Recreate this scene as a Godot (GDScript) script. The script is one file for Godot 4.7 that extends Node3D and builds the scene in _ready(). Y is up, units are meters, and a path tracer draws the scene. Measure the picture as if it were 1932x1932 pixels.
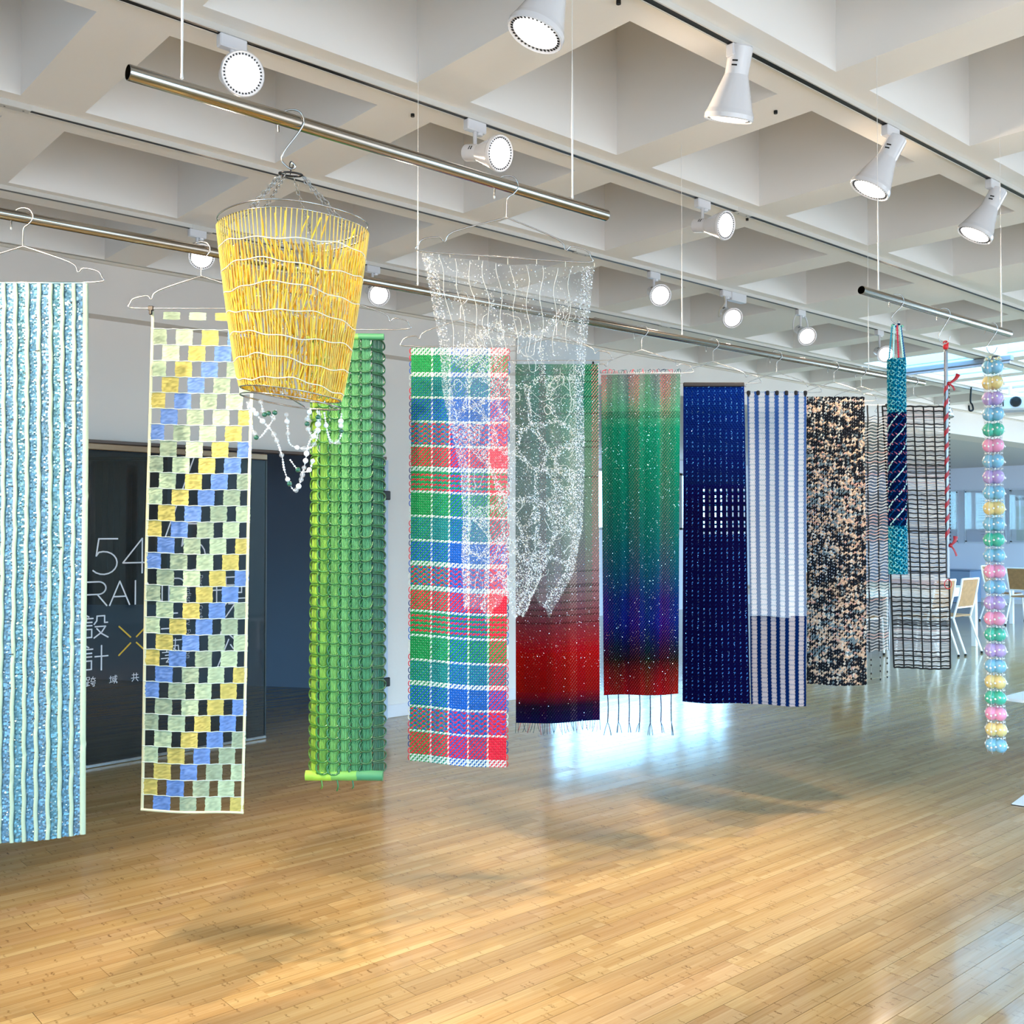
extends Node3D

# ---------------------------------------------------------------- mesh builder
class MB:
	var v := PackedVector3Array()
	var n := PackedVector3Array()
	var c := PackedColorArray()
	var t := PackedVector2Array()
	var ix := PackedInt32Array()

	func vert(p: Vector3, nn: Vector3, col := Color.WHITE, uv := Vector2.ZERO) -> int:
		v.append(p)
		n.append(nn)
		c.append(col)
		t.append(uv)
		return v.size() - 1

	func tri(a: int, b: int, d: int) -> void:
		var g := (v[b] - v[a]).cross(v[d] - v[a])
		if g.dot(n[a] + n[b] + n[d]) > 0.0:
			ix.append_array(PackedInt32Array([a, d, b]))
		else:
			ix.append_array(PackedInt32Array([a, b, d]))

	func quad(p0: Vector3, p1: Vector3, p2: Vector3, p3: Vector3, nn: Vector3, col := Color.WHITE, us := Vector2.ONE, uo := Vector2.ZERO) -> void:
		var a := vert(p0, nn, col, uo)
		var b := vert(p1, nn, col, uo + Vector2(us.x, 0))
		var d := vert(p2, nn, col, uo + us)
		var e := vert(p3, nn, col, uo + Vector2(0, us.y))
		tri(a, b, d)
		tri(a, d, e)

	# a box with edges chamfered by ch
	func box(ctr: Vector3, size: Vector3, col := Color.WHITE, ch := 0.0, bs := Basis()) -> void:
		var h := size * 0.5
		var e := minf(ch, minf(h.x, minf(h.y, h.z)) * 0.9)
		for ax in 3:
			for s in [-1.0, 1.0]:
				var u := (ax + 1) % 3
				var w := (ax + 2) % 3
				var pts: Array[Vector3] = []
				for k in [[-1, -1], [1, -1], [1, 1], [-1, 1]]:
					var p := Vector3.ZERO
					p[ax] = s * h[ax]
					p[u] = k[0] * (h[u] - e)
					p[w] = k[1] * (h[w] - e)
					pts.append(ctr + bs * p)
				var nn := Vector3.ZERO
				nn[ax] = s
				quad(pts[0], pts[1], pts[2], pts[3], bs * nn, col, Vector2(size[u], size[w]))
		if e <= 0.0:
			return
		for ax in 3:
			var u := (ax + 1) % 3
			var w := (ax + 2) % 3
			for k in [[-1, -1], [1, -1], [1, 1], [-1, 1]]:
				var a := Vector3.ZERO
				a[u] = k[0] * h[u]
				a[w] = k[1] * (h[w] - e)
				var b := Vector3.ZERO
				b[u] = k[0] * (h[u] - e)
				b[w] = k[1] * h[w]
				var l := Vector3.ZERO
				l[ax] = h[ax] - e
				var nn := Vector3.ZERO
				nn[u] = k[0]
				nn[w] = k[1]
				quad(ctr + bs * (a - l), ctr + bs * (a + l), ctr + bs * (b + l), ctr + bs * (b - l), bs * nn.normalized(), col)
		for sx in [-1.0, 1.0]:
			for sy in [-1.0, 1.0]:
				for sz in [-1.0, 1.0]:
					var s3 := Vector3(sx, sy, sz)
					var nn := bs * s3.normalized()
					var a := vert(ctr + bs * (s3 * Vector3(h.x, h.y - e, h.z - e)), nn, col)
					var b := vert(ctr + bs * (s3 * Vector3(h.x - e, h.y, h.z - e)), nn, col)
					var d := vert(ctr + bs * (s3 * Vector3(h.x - e, h.y - e, h.z)), nn, col)
					tri(a, b, d)

	func tube(pts: PackedVector3Array, r: float, sides := 6, col := Color.WHITE, closed := false, flat := 1.0, r1 := -1.0) -> void:
		var m := pts.size()
		if m < 2:
			return
		var up := Vector3(0.13, 0.31, 0.94)
		var base := v.size()
		for i in m:
			var a := pts[i - 1] if i > 0 else (pts[m - 2] if closed else pts[0])
			var b := pts[i + 1] if i < m - 1 else (pts[1] if closed else pts[m - 1])
			var d := (b - a).normalized()
			var s := d.cross(up)
			if s.length() < 0.05:
				s = d.cross(Vector3(1, 0, 0.2))
			s = s.normalized()
			up = s.cross(d).normalized()
			var rr := r if r1 < 0.0 else lerpf(r, r1, float(i) / (m - 1))
			for k in sides:
				var an := TAU * k / sides
				var nn := s * cos(an) + up * sin(an) * flat
				vert(pts[i] + nn * rr, (s * cos(an) * flat + up * sin(an)).normalized(), col, Vector2(float(k) / sides, float(i)))
		for i in m - 1:
			for k in sides:
				var a := base + i * sides + k
				var b := base + i * sides + (k + 1) % sides
				tri(a, b, b + sides)
				tri(a, b + sides, a + sides)
		if not closed:
			for e in [0, m - 1]:
				var d := (pts[0] - pts[1]).normalized() if e == 0 else (pts[m - 1] - pts[m - 2]).normalized()
				var f := v.size()
				for k in sides:
					vert(v[base + e * sides + k], d, col)
				for k in range(1, sides - 1):
					tri(f, f + k, f + k + 1)

	# profile of (radius, height) turned round the y axis of tf
	func lathe(prof: Array, sides: int, tf := Transform3D(), col := Color.WHITE, smooth := false) -> void:
		for i in prof.size() - 1:
			var p: Vector2 = prof[i]
			var q: Vector2 = prof[i + 1]
			if p.is_equal_approx(q):
				continue
			var nn := Vector2(q.y - p.y, p.x - q.x).normalized()
			var na := nn
			var nb := nn
			if smooth and i > 0:
				var o: Vector2 = prof[i - 1]
				na = (nn + Vector2(p.y - o.y, o.x - p.x).normalized()).normalized()
			if smooth and i < prof.size() - 2:
				var o: Vector2 = prof[i + 2]
				nb = (nn + Vector2(o.y - q.y, q.x - o.x).normalized()).normalized()
			var b := v.size()
			for k in sides + 1:
				var an := TAU * k / sides
				var r := Vector3(cos(an), 0, sin(an))
				vert(tf * (r * p.x + Vector3(0, p.y, 0)), tf.basis * (r * na.x + Vector3(0, na.y, 0)), col, Vector2(float(k) / sides, p.y))
				vert(tf * (r * q.x + Vector3(0, q.y, 0)), tf.basis * (r * nb.x + Vector3(0, nb.y, 0)), col, Vector2(float(k) / sides, q.y))
			for k in sides:
				var a := b + k * 2
				tri(a, a + 1, a + 3)
				tri(a, a + 3, a + 2)

	func ball(ctr: Vector3, r: Vector3, seg := 12, rings := 8, col := Color.WHITE) -> void:
		var b := v.size()
		for i in rings + 1:
			var th := PI * i / rings
			for k in seg + 1:
				var an := TAU * k / seg
				var d := Vector3(sin(th) * cos(an), cos(th), sin(th) * sin(an))
				vert(ctr + d * r, (d / r).normalized(), col, Vector2(float(k) / seg, float(i) / rings))
		for i in rings:
			for k in seg:
				var a := b + i * (seg + 1) + k
				if i > 0:
					tri(a, a + 1, a + seg + 2)
				if i < rings - 1:
					tri(a, a + seg + 2, a + seg + 1)

	func mesh() -> ArrayMesh:
		var arr := []
		arr.resize(Mesh.ARRAY_MAX)
		arr[Mesh.ARRAY_VERTEX] = v
		arr[Mesh.ARRAY_NORMAL] = n
		arr[Mesh.ARRAY_COLOR] = c
		arr[Mesh.ARRAY_TEX_UV] = t
		arr[Mesh.ARRAY_INDEX] = ix
		var m := ArrayMesh.new()
		m.add_surface_from_arrays(Mesh.PRIMITIVE_TRIANGLES, arr)
		return m


# a hanging cloth: four corners in the plane of the hanger, a little billow
class Sheet:
	var tl: Vector2
	var tr: Vector2
	var bl: Vector2
	var br: Vector2
	var wave := 0.006
	var bulge := 0.0
	var sway := 0.0
	var ph := 0.0

	func _init(a: Vector2, b: Vector2, d: Vector2, e: Vector2, w := 0.006, bu := 0.0, p := 0.0, sw := 0.0) -> void:
		tl = a
		tr = b
		bl = d
		br = e
		wave = w
		bulge = bu
		ph = p
		sway = sw

	func at(u: float, w: float, off := 0.0) -> Vector3:
		var p := tl.lerp(tr, u).lerp(bl.lerp(br, u), w)
		var z := wave * w * sin(u * 5.0 + ph) + bulge * sin(PI * u) * w + 0.5 * wave * sin(w * 7.0 + ph * 2.0 + u)
		return Vector3(p.x + sway * sin(w * 4.2 + ph) * w, p.y + 0.004 * w * sin(u * 6.0 + ph), z + off)


var used := {}
var mats := {}
var tex := {}
var rng := RandomNumberGenerator.new()
const FACING := -41.3      # the hangers' yaw
const GL := -6.5           # glass front of the side room


func numbered(called: String) -> String:
	if not used.has(called):
		used[called] = 0
		return called
	used[called] += 1
	return "%s_%03d" % [called, used[called]]


func thing(called: String, label: String, category: String, at := Vector3.ZERO, turn := 0.0, group := "") -> Node3D:
	var o := Node3D.new()
	o.name = numbered(called)
	add_child(o)
	o.position = at
	o.rotation_degrees.y = turn
	tag(o, label, category, group)
	return o


func tag(o: Node, label: String, category: String, group := "") -> Node:
	o.set_meta("label", label)
	o.set_meta("category", category)
	if group:
		o.set_meta("group", group)
	return o


func part(called: String, m: Variant, material: Material, parent: Node, at := Transform3D(), label := "") -> MeshInstance3D:
	var o := MeshInstance3D.new()
	o.mesh = m.mesh() if m is MB else m
	o.material_override = material
	o.name = numbered(called) if parent == self else called
	o.transform = at
	parent.add_child(o, true)
	if label:
		o.set_meta("label", label)
	return o


func stuff(o: Node) -> Node:
	o.set_meta("kind", "stuff")
	return o


func room(called: String, label: String, category := "") -> Node3D:
	var o := Node3D.new()
	o.name = called
	add_child(o)
	o.set_meta("kind", "structure")
	o.set_meta("label", label)
	o.set_meta("category", category if category else called.split("_")[0])
	return o


func slab(lo: Vector3, hi: Vector3) -> MB:
	var m := MB.new()
	m.box((lo + hi) * 0.5, hi - lo)
	return m


func lin(r: float, g: float, b: float) -> Color:
	return Color(r, g, b).srgb_to_linear()


func mat(key: String, col := Color.WHITE, rough := 0.6, metal := 0.0, more := {}) -> StandardMaterial3D:
	if mats.has(key):
		return mats[key]
	var m := StandardMaterial3D.new()
	m.resource_name = key
	m.albedo_color = col
	m.roughness = rough
	m.metallic = metal
	for k in more:
		m.set(k, more[k])
	mats[key] = m
	return m


func noise_tex(key: String, freq: float, size: int, ramp: Array, oct := 4, sx := 1.0, normal := false) -> NoiseTexture2D:
	if tex.has(key):
		return tex[key]
	var t := NoiseTexture2D.new()
	var f := FastNoiseLite.new()
	f.seed = hash(key) % 1000
	f.frequency = freq
	f.fractal_octaves = oct
	t.noise = f
	t.width = size
	t.height = size
	t.seamless = true
	if normal:
		t.as_normal_map = true
		t.bump_strength = sx
	elif ramp:
		var g := Gradient.new()
		g.set_color(0, ramp[0])
		g.set_color(1, ramp[1])
		t.color_ramp = g
	tex[key] = t
	return t


func arc(ctr: Vector3, ux: Vector3, uy: Vector3, a0: float, a1: float, k := 10) -> PackedVector3Array:
	var p := PackedVector3Array()
	for i in k + 1:
		var a := lerpf(a0, a1, float(i) / k)
		p.append(ctr + ux * cos(a) + uy * sin(a))
	return p


func smooth(pts: Array, k := 6, closed := false) -> PackedVector3Array:
	var o := PackedVector3Array()
	var m := pts.size()
	for i in (m if closed else m - 1):
		var p0: Vector3 = pts[(i - 1 + m) % m] if closed or i > 0 else pts[0]
		var p1: Vector3 = pts[i]
		var p2: Vector3 = pts[(i + 1) % m]
		var p3: Vector3 = pts[(i + 2) % m] if closed or i < m - 2 else pts[m - 1]
		for j in k:
			o.append(p1.cubic_interpolate(p2, p0, p3, float(j) / k))
	o.append(pts[0] if closed else pts[m - 1])
	return o


# ---------------------------------------------------------------- scene
func _ready() -> void:
	rng.seed = 7
	var cam := Camera3D.new()
	cam.name = "camera"
	add_child(cam)
	cam.position = Vector3(0, 1.45, 0)
	cam.rotation_degrees = Vector3(1.17, -41.3, 0)
	cam.fov = 53.64
	cam.near = 0.05
	cam.far = 200.0
	cam.current = true

	var we := WorldEnvironment.new()
	we.name = "world_environment"
	var env := Environment.new()
	env.background_mode = Environment.BG_SKY
	var sky := Sky.new()
	var sm := ProceduralSkyMaterial.new()
	sm.sky_top_color = Color(0.56, 0.80, 1.0)
	sm.sky_horizon_color = Color(0.6, 0.88, 1.0)
	sm.ground_bottom_color = Color(0.5, 0.56, 0.6)
	sm.ground_horizon_color = Color(0.6, 0.78, 0.85)
	sm.sky_energy_multiplier = 2.5
	sm.ground_energy_multiplier = 2.0
	sky.sky_material = sm
	env.sky = sky
	env.tonemap_mode = Environment.TONE_MAPPER_LINEAR
	env.tonemap_exposure = 1.38
	env.sdfgi_enabled = true
	env.ssao_enabled = true
	env.ssil_enabled = true
	we.environment = env
	add_child(we)

	# daylight coming in through the tall windows behind the viewer
	for a in [[Vector3(2.0, 1.4, 2.36), Vector2(9.2, 2.6), 0.0, 12.0], [Vector3(15.4, 1.4, 2.36), Vector2(6.0, 2.6), 0.0, 42.0], [Vector3(-3.26, 1.4, -1.6), Vector2(7.8, 2.6), -90.0, 3.0], [Vector3(14.15, 2.04, -12.25), Vector2(4.8, 1.0), 180.0, 1.6]]:
		var l := AreaLight3D.new()
		l.name = "window_light"
		l.area_size = a[1]
		l.light_color = Color(0.93, 0.955, 1.0) if a[2] < 90.0 else Color(0.72, 0.88, 1.0)
		l.light_energy = a[3]
		l.area_range = 40.0
		l.area_attenuation = 2.0
		l.shadow_enabled = true
		add_child(l, true)
		l.position = a[0]
		l.rotation_degrees.y = a[2]

	build_ceiling()
	build_walls()
	build_floor()
	build_glass_front()
	build_alcove()
	build_tracks_and_lamps()
	build_rods()
	build_textiles()
	build_basket()
	build_near_pieces()
	build_furniture()


const ZL := [-6.44, -5.33, -4.23, -3.116, -2.01, -0.89, 0.23, 1.34]
const ZR := [-5.60, -4.49, -3.381, -2.264, -1.15, -0.03, 1.09, 2.20]
const HC := 3.165


func build_ceiling() -> void:
	var xl := [-3.011, -1.909, -0.807, 0.295, 1.397, 2.515, 3.611, 4.708, 5.802, 7.40, 8.41, 9.42, 10.42, 11.42, 12.42, 13.42, 14.42, 15.42, 16.42, 17.42, 18.42, 19.42, 20.42]
	var xr := []
	for k in xl.size():
		xr.append(xl[k] + (0.856 if k < 9 else 0.77))
	var x0 := -3.3
	var x1 := 21.6
	var top := HC + 0.85
	var c := room("ceiling", "white waffle ceiling of deep square coffers between flat ribs")
	var plaster := mat("ceiling_plaster", Color(0.94, 0.925, 0.91), 0.85, 0.0, {"normal_enabled": true, "normal_texture": noise_tex("plaster_n", 0.02, 512, [], 5, 1.5, true), "normal_scale": 0.25, "uv1_triplanar": true, "uv1_world_triplanar": true, "uv1_scale": Vector3(0.7, 0.7, 0.7)})
	# long ribs, running with the tracks
	var edges := [-6.47]
	for k in ZL.size():
		edges.append(ZL[k])
		edges.append(ZR[k])
	edges.append(2.4)
	for k in range(0, edges.size(), 2):
		if k < 4:
			part("rib", slab(Vector3(x0, HC, edges[k]), Vector3(x1, top, edges[k + 1])), plaster, c)
		else:
			part("rib", slab(Vector3(x0, HC, edges[k]), Vector3(9.3, top, edges[k + 1])), plaster, c)
			part("rib", slab(Vector3(9.3, HC, edges[k]), Vector3(x1, HC + 0.14, edges[k + 1])), plaster, c)
	# cross ribs between them
	var ex := [x0]
	for k in xl.size():
		ex.append(xl[k])
		ex.append(xr[k])
	ex.append(x1)
	for r in ZL.size():
		for k in range(0, ex.size(), 2):
			part("cross_rib", slab(Vector3(ex[k], HC, ZL[r]), Vector3(ex[k + 1], HC + 0.14 if k / 2 > 11 and r >= 1 else top, ZR[r])), plaster, c)
	# coffer tops, or daylight panes
	var tops := MB.new()
	var pane := mat("skylight_pane", Color(0.4, 0.85, 0.9, 0.12), 0.4, 0.0, {"transparency": BaseMaterial3D.TRANSPARENCY_ALPHA})
	for r in ZL.size():
		for k in xl.size():
			var lo := Vector3(xl[k], top - 0.08, ZL[r])
			var hi := Vector3(xr[k], top, ZR[r])
			if k >= 11 and r >= 1:
				var w := MB.new()
				w.box(Vector3((lo.x + hi.x) / 2, HC + 0.05, (lo.z + hi.z) / 2), Vector3(hi.x - lo.x, 0.012, hi.z - lo.z))
				part("skylight_pane", w, pane, c, Transform3D(), "clear skylight pane showing cyan sky")
			else:
				tops.box((lo + hi) / 2, hi - lo)
	part("coffer_top", tops, plaster, c)
	# small black anchor points
	for p in [Vector2(2.39, -2.2), Vector2(3.50, -2.36), Vector2(5.66, -2.2), Vector2(4.59, -3.28), Vector2(2.41, -3.36)]:
		var m := MB.new()
		m.lathe([Vector2(0, -0.012), Vector2(0.008, -0.012), Vector2(0.008, 0)], 10, Transform3D(Basis(), Vector3(p.x, HC, p.y)))
		part("ceiling_anchor", m, mat("black_metal", Color(0.05, 0.05, 0.05), 0.4, 0.3), c)


func build_walls() -> void:
	var paint := mat("wall_paint", Color(0.87, 0.85, 0.83), 0.8, 0.0, {"normal_enabled": true, "normal_texture": noise_tex("plaster_n", 0.02, 512, [], 5, 1.5, true), "normal_scale": 0.15, "uv1_triplanar": true, "uv1_world_triplanar": true, "uv1_scale": Vector3(0.5, 0.5, 0.5)})
	# the side wall under the bulkhead: a door opening from x 1.2 to 4.45
	var w := room("wall_left", "pale grey painted side wall around the dark glass doorway")
	part("wall_segment", slab(Vector3(-3.3, 0, -6.74), Vector3(1.2, 2.82, -6.62)), paint, w)
	part("wall_segment", slab(Vector3(1.2, 2.035, -6.74), Vector3(4.46, 2.82, -6.62)), paint, w)
	part("wall_segment", slab(Vector3(4.46, 0, -6.74), Vector3(6.15, 2.82, -6.62)), paint, w)
	var bh := room("trim_1", "deep bulkhead running along the ceiling above the side wall", "bulkhead")
	part("bulkhead", slab(Vector3(-3.3, 2.82, -6.9), Vector3(21.6, 4.015, -6.47)), paint, bh)
	var cor := MB.new()
	cor.box(Vector3(9, 3.152, -6.462), Vector3(24.6, 0.02, 0.016), Color.WHITE, 0.004)
	part("cornice", cor, mat("cornice_paint", Color(0.8, 0.77, 0.72), 0.7), bh)
	var hatch := MB.new()
	hatch.box(Vector3(6.24, 2.985, -6.463), Vector3(1.02, 0.33, 0.014), Color.WHITE, 0.003)
	part("access_panel", hatch, mat("hatch_paint", Color(0.76, 0.79, 0.81), 0.5), bh, Transform3D(), "grey blue access panel")
	var dot := MB.new()
	dot.ball(Vector3(6.66, 3.0, -6.455), Vector3(0.012, 0.02, 0.008), 8, 6)
	part("panel_latch", dot, mat("black_metal"), bh)
	var base := room("baseboard_left", "low white baseboard along the pale side wall")
	var bb := MB.new()
	bb.box(Vector3(5.305, 0.05, -6.613), Vector3(1.69, 0.1, 0.014), Color.WHITE, 0.004)
	part("board", bb, mat("baseboard_paint", Color(0.84, 0.84, 0.86), 0.5), base)
	# end wall with the posters, and the walls behind the camera with their tall windows
	var far := room("wall_far", "blue grey end wall where framed posters hang")
	part("wall_segment", slab(Vector3(21.35, 0, -12.6), Vector3(21.6, 4.015, 2.6)), mat("far_wall_paint", Color(0.84, 0.88, 0.95), 0.75), far)
	window_wall("wall_right", "window_1", Vector3(-3.3, 0, 2.4), Vector3(21.6, 0, 2.4), [[0.6, 2.6], [4.2, 6.2], [12.2, 15.0], [15.4, 18.2]], paint)
	window_wall("wall_back", "window_2", Vector3(-3.3, 0, -6.9), Vector3(-3.3, 0, 2.6), [[4.6, 6.4], [7.0, 8.8]], paint)


# a wall with tall windows, from a to b, openings measured along it from the first coordinate
func window_wall(called: String, win: String, a: Vector3, b: Vector3, gaps: Array, paint: Material) -> void:
	var w := room(called, "white painted wall of tall windows behind the viewer, " + ("long side" if called == "wall_right" else "short side"))
	var wi := room(win, "tall daylight windows in the wall behind the viewer, " + ("long side" if win == "window_1" else "short side"))
	var along := (b - a).normalized()
	var out := Vector3(0, 0, 1) if along.x > 0.5 else Vector3(-1, 0, 0)
	var s0 := a.x if along.x > 0.5 else 0.0
	var cut := [0.0]
	for g in gaps:
		cut.append(g[0] - s0)
		cut.append(g[1] - s0)
	cut.append((b - a).length())
	var put_box := func(m: MB, f: float, t: float, y0: float, y1: float, th: float) -> void:
		var lo := a + along * f
		var hi := a + along * t + out * th
		m.box(Vector3((lo.x + hi.x) / 2, (y0 + y1) / 2, (lo.z + hi.z) / 2), Vector3(absf(hi.x - lo.x), y1 - y0, absf(hi.z - lo.z)))
	for k in range(0, cut.size(), 2):
		var m := MB.new()
		put_box.call(m, cut[k], cut[k + 1], 0.0, 4.015, 0.2)
		part("wall_segment", m, paint, w)
	for k in range(1, cut.size() - 1, 2):
		var m := MB.new()
		put_box.call(m, cut[k], cut[k + 1], 2.75, 4.015, 0.2)
		part("wall_segment", m, paint, w)
		var f := MB.new()
		for s in [cut[k], (cut[k] + cut[k + 1]) / 2 - 0.03, cut[k + 1] - 0.06]:
			put_box.call(f, s, s + 0.06, 0.0, 2.75, 0.08)
		part("window_frame", f, mat("frame_metal", Color(0.6, 0.6, 0.6), 0.4, 0.6), wi)


# ---------------------------------------------------------------- floor
func build_floor() -> void:
	var f := room("floor", "glossy honey bamboo plank floor")
	part("floor_base", slab(Vector3(-3.3, -0.2, -13.0), Vector3(21.6, -0.016, 2.6)), mat("joint_dark", Color(0.16, 0.1, 0.05), 0.8), f)
	# bamboo: narrow strips side by side, fine fibres, short dark nodes
	var W := 1024
	var H := 256
	var im := Image.create(W, H, false, Image.FORMAT_RGB8)
	var no := FastNoiseLite.new()
	no.seed = 3
	no.frequency = 0.02
	var tone := []
	for k in 64:
		tone.append(rng.randf())
	for y in H:
		var strip := int(y / 21.4)
		for x in W:
			var seg := int((x + strip * 377) / 420.0)
			var base: float = tone[(strip * 5 + seg * 11) % 64] * 0.55 + 0.22
			var g := no.get_noise_2d(x * 0.35, y * 16.0) * 0.26 + no.get_noise_2d(x * 0.12 + 900.0, y * 5.0) * 0.3
			var t := clampf(base + g, 0.0, 1.0)
			var c := Color(0.61, 0.495, 0.32).lerp(Color(0.735, 0.655, 0.485), t)
			im.set_pixel(x, y, c)
	for k in 170:
		var s := rng.randi_range(0, 11)
		var x0 := rng.randi_range(0, W - 8)
		var y0 := int(s * 21.4)
		var dk := rng.randf_range(0.78, 0.92)
		for yy in 18:
			if rng.randf() < 0.25:
				continue
			for xx in 3:
				var px := x0 + xx + int(sin(yy * 0.5 + k) * 1.5)
				var py := y0 + yy
				if px >= 0 and px < W and py < H:
					var o := im.get_pixel(px, py)
					im.set_pixel(px, py, Color(o.r * dk, o.g * dk * 0.97, o.b * dk * 0.93))
	im.generate_mipmaps()
	var tx := ImageTexture.create_from_image(im)
	var wood := mat("bamboo", Color.WHITE, 0.13, 0.0, {"albedo_texture": tx, "vertex_color_use_as_albedo": true, "metallic_specular": 0.55})
	var LEN := 0.868
	var WID := 0.0962
	# a few shared variants: other stretch of bamboo, other tone, a hair of tilt
	var kinds: Array[ArrayMesh] = []
	var looks := []
	for k in 18:
		var sh := rng.randf_range(0.84, 1.0)
		var col := Color(sh, sh * rng.randf_range(0.955, 1.0), sh * rng.randf_range(0.9, 1.0))
		looks.append([col, Vector2(rng.randf(), rng.randi_range(0, 3) * 0.25 + 0.003), Vector3(rng.randf_range(-0.004, 0.004), 1, rng.randf_range(-0.006, 0.006)).normalized()])
		var m := MB.new()
		plank(m, Vector3.ZERO, LEN, WID, looks[k])
		kinds.append(m.mesh())
	var rest := MB.new()
	var spots := []
	var fwd := Vector3(0.66, 0, -0.751)
	var rgt := Vector3(0.751, 0, 0.66)
	for j in range(-44, 113):
		var z := -1.932 - WID * j + WID * 0.5
		var xs := fposmod(2.561 + 0.133 * j, LEN) - LEN
		for i in range(-1, 26):
			var x := xs + LEN * i + LEN * 0.5
			if x > 21.2 or x < -3.0:
				continue
			var p := Vector3(x, 0, z)
			var d := p.dot(fwd)
			var seen := d > 0.6 and absf(p.dot(rgt)) < d * 0.62 + 0.5 and d > 2.3
			spots.append([d if seen else d + 100.0 + (p.length()), p])
	spots.sort_custom(func(a, b): return a[0] < b[0])
	for k in spots.size():
		var p: Vector3 = spots[k][1]
		var kind := rng.randi_range(0, 17)
		if k < 300:
			part("plank", kinds[kind], wood, f, Transform3D(Basis(), p))
		else:
			plank(rest, p, LEN, WID, looks[kind])
	stuff(part("planks", rest, wood, f))


func plank(m: MB, at: Vector3, l: float, w: float, look: Array) -> void:
	var g := 0.0007
	var hx := l / 2 - g
	var hz := w / 2 - g
	var col: Color = look[0]
	var uo: Vector2 = look[1]
	var us := Vector2(l / 1.9, 0.244)
	var nn: Vector3 = look[2]
	var a := [Vector3(-hx, 0, -hz), Vector3(hx, 0, -hz), Vector3(hx, 0, hz), Vector3(-hx, 0, hz)]
	m.quad(at + a[0], at + a[1], at + a[2], at + a[3], nn, col, us, uo)
	var dark := Color(col.r * 0.5, col.g * 0.42, col.b * 0.34)
	var dn := Vector3(0, -0.006, 0)
	var ns := [Vector3(0, 0, -1), Vector3(1, 0, 0), Vector3(0, 0, 1), Vector3(-1, 0, 0)]
	for k in 4:
		var q := (k + 1) % 4
		m.quad(at + a[k], at + a[q], at + a[q] + dn, at + a[k] + dn, ns[k], dark, us * 0.1, uo)


# ---------------------------------------------------------------- the glass front and the dark room behind it
func stroke(m: MB, pts: Array, at: Vector2, sc: Vector2, w: float) -> void:
	for k in pts.size() - 1:
		var a := at + (pts[k] as Vector2) * sc
		var b := at + (pts[k + 1] as Vector2) * sc
		var d := (b - a).normalized() * w * 0.5
		var s := Vector2(-d.y, d.x)
		var z := 0.0016
		a -= d * 0.6
		b += d * 0.6
		var q := [a + s, b + s, b - s, a - s]
		var f: Array[Vector3] = []
		for p: Vector2 in q:
			f.append(Vector3(p.x, p.y, 0.0072 + z))
		m.quad(f[0], f[1], f[2], f[3], Vector3(0, 0, 1))
		for i in 4:
			var p0 := f[i]
			var p1 := f[(i + 1) % 4]
			var nn := Vector3((p1 - p0).y, -(p1 - p0).x, 0).normalized()
			m.quad(p0, p1, p1 - Vector3(0, 0, z), p0 - Vector3(0, 0, z), nn)


func glyph(parent: Node, called: String, strokes: Array, at: Vector2, sc: Vector2, w: float, ma: Material) -> void:
	var m := MB.new()
	for s in strokes:
		stroke(m, s, at, sc, w)
	part(called, m, ma, parent)


func v2(a: Array) -> Array:
	var o := []
	for k in range(0, a.size(), 2):
		o.append(Vector2(a[k], a[k + 1]))
	return o


func bow(cx: float, cy: float, rx: float, ry: float, a0: float, a1: float, k := 14) -> Array:
	var o := []
	for i in k + 1:
		var a := deg_to_rad(lerpf(a0, a1, float(i) / k))
		o.append(Vector2(cx + rx * cos(a), cy + ry * sin(a)))
	return o


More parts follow.
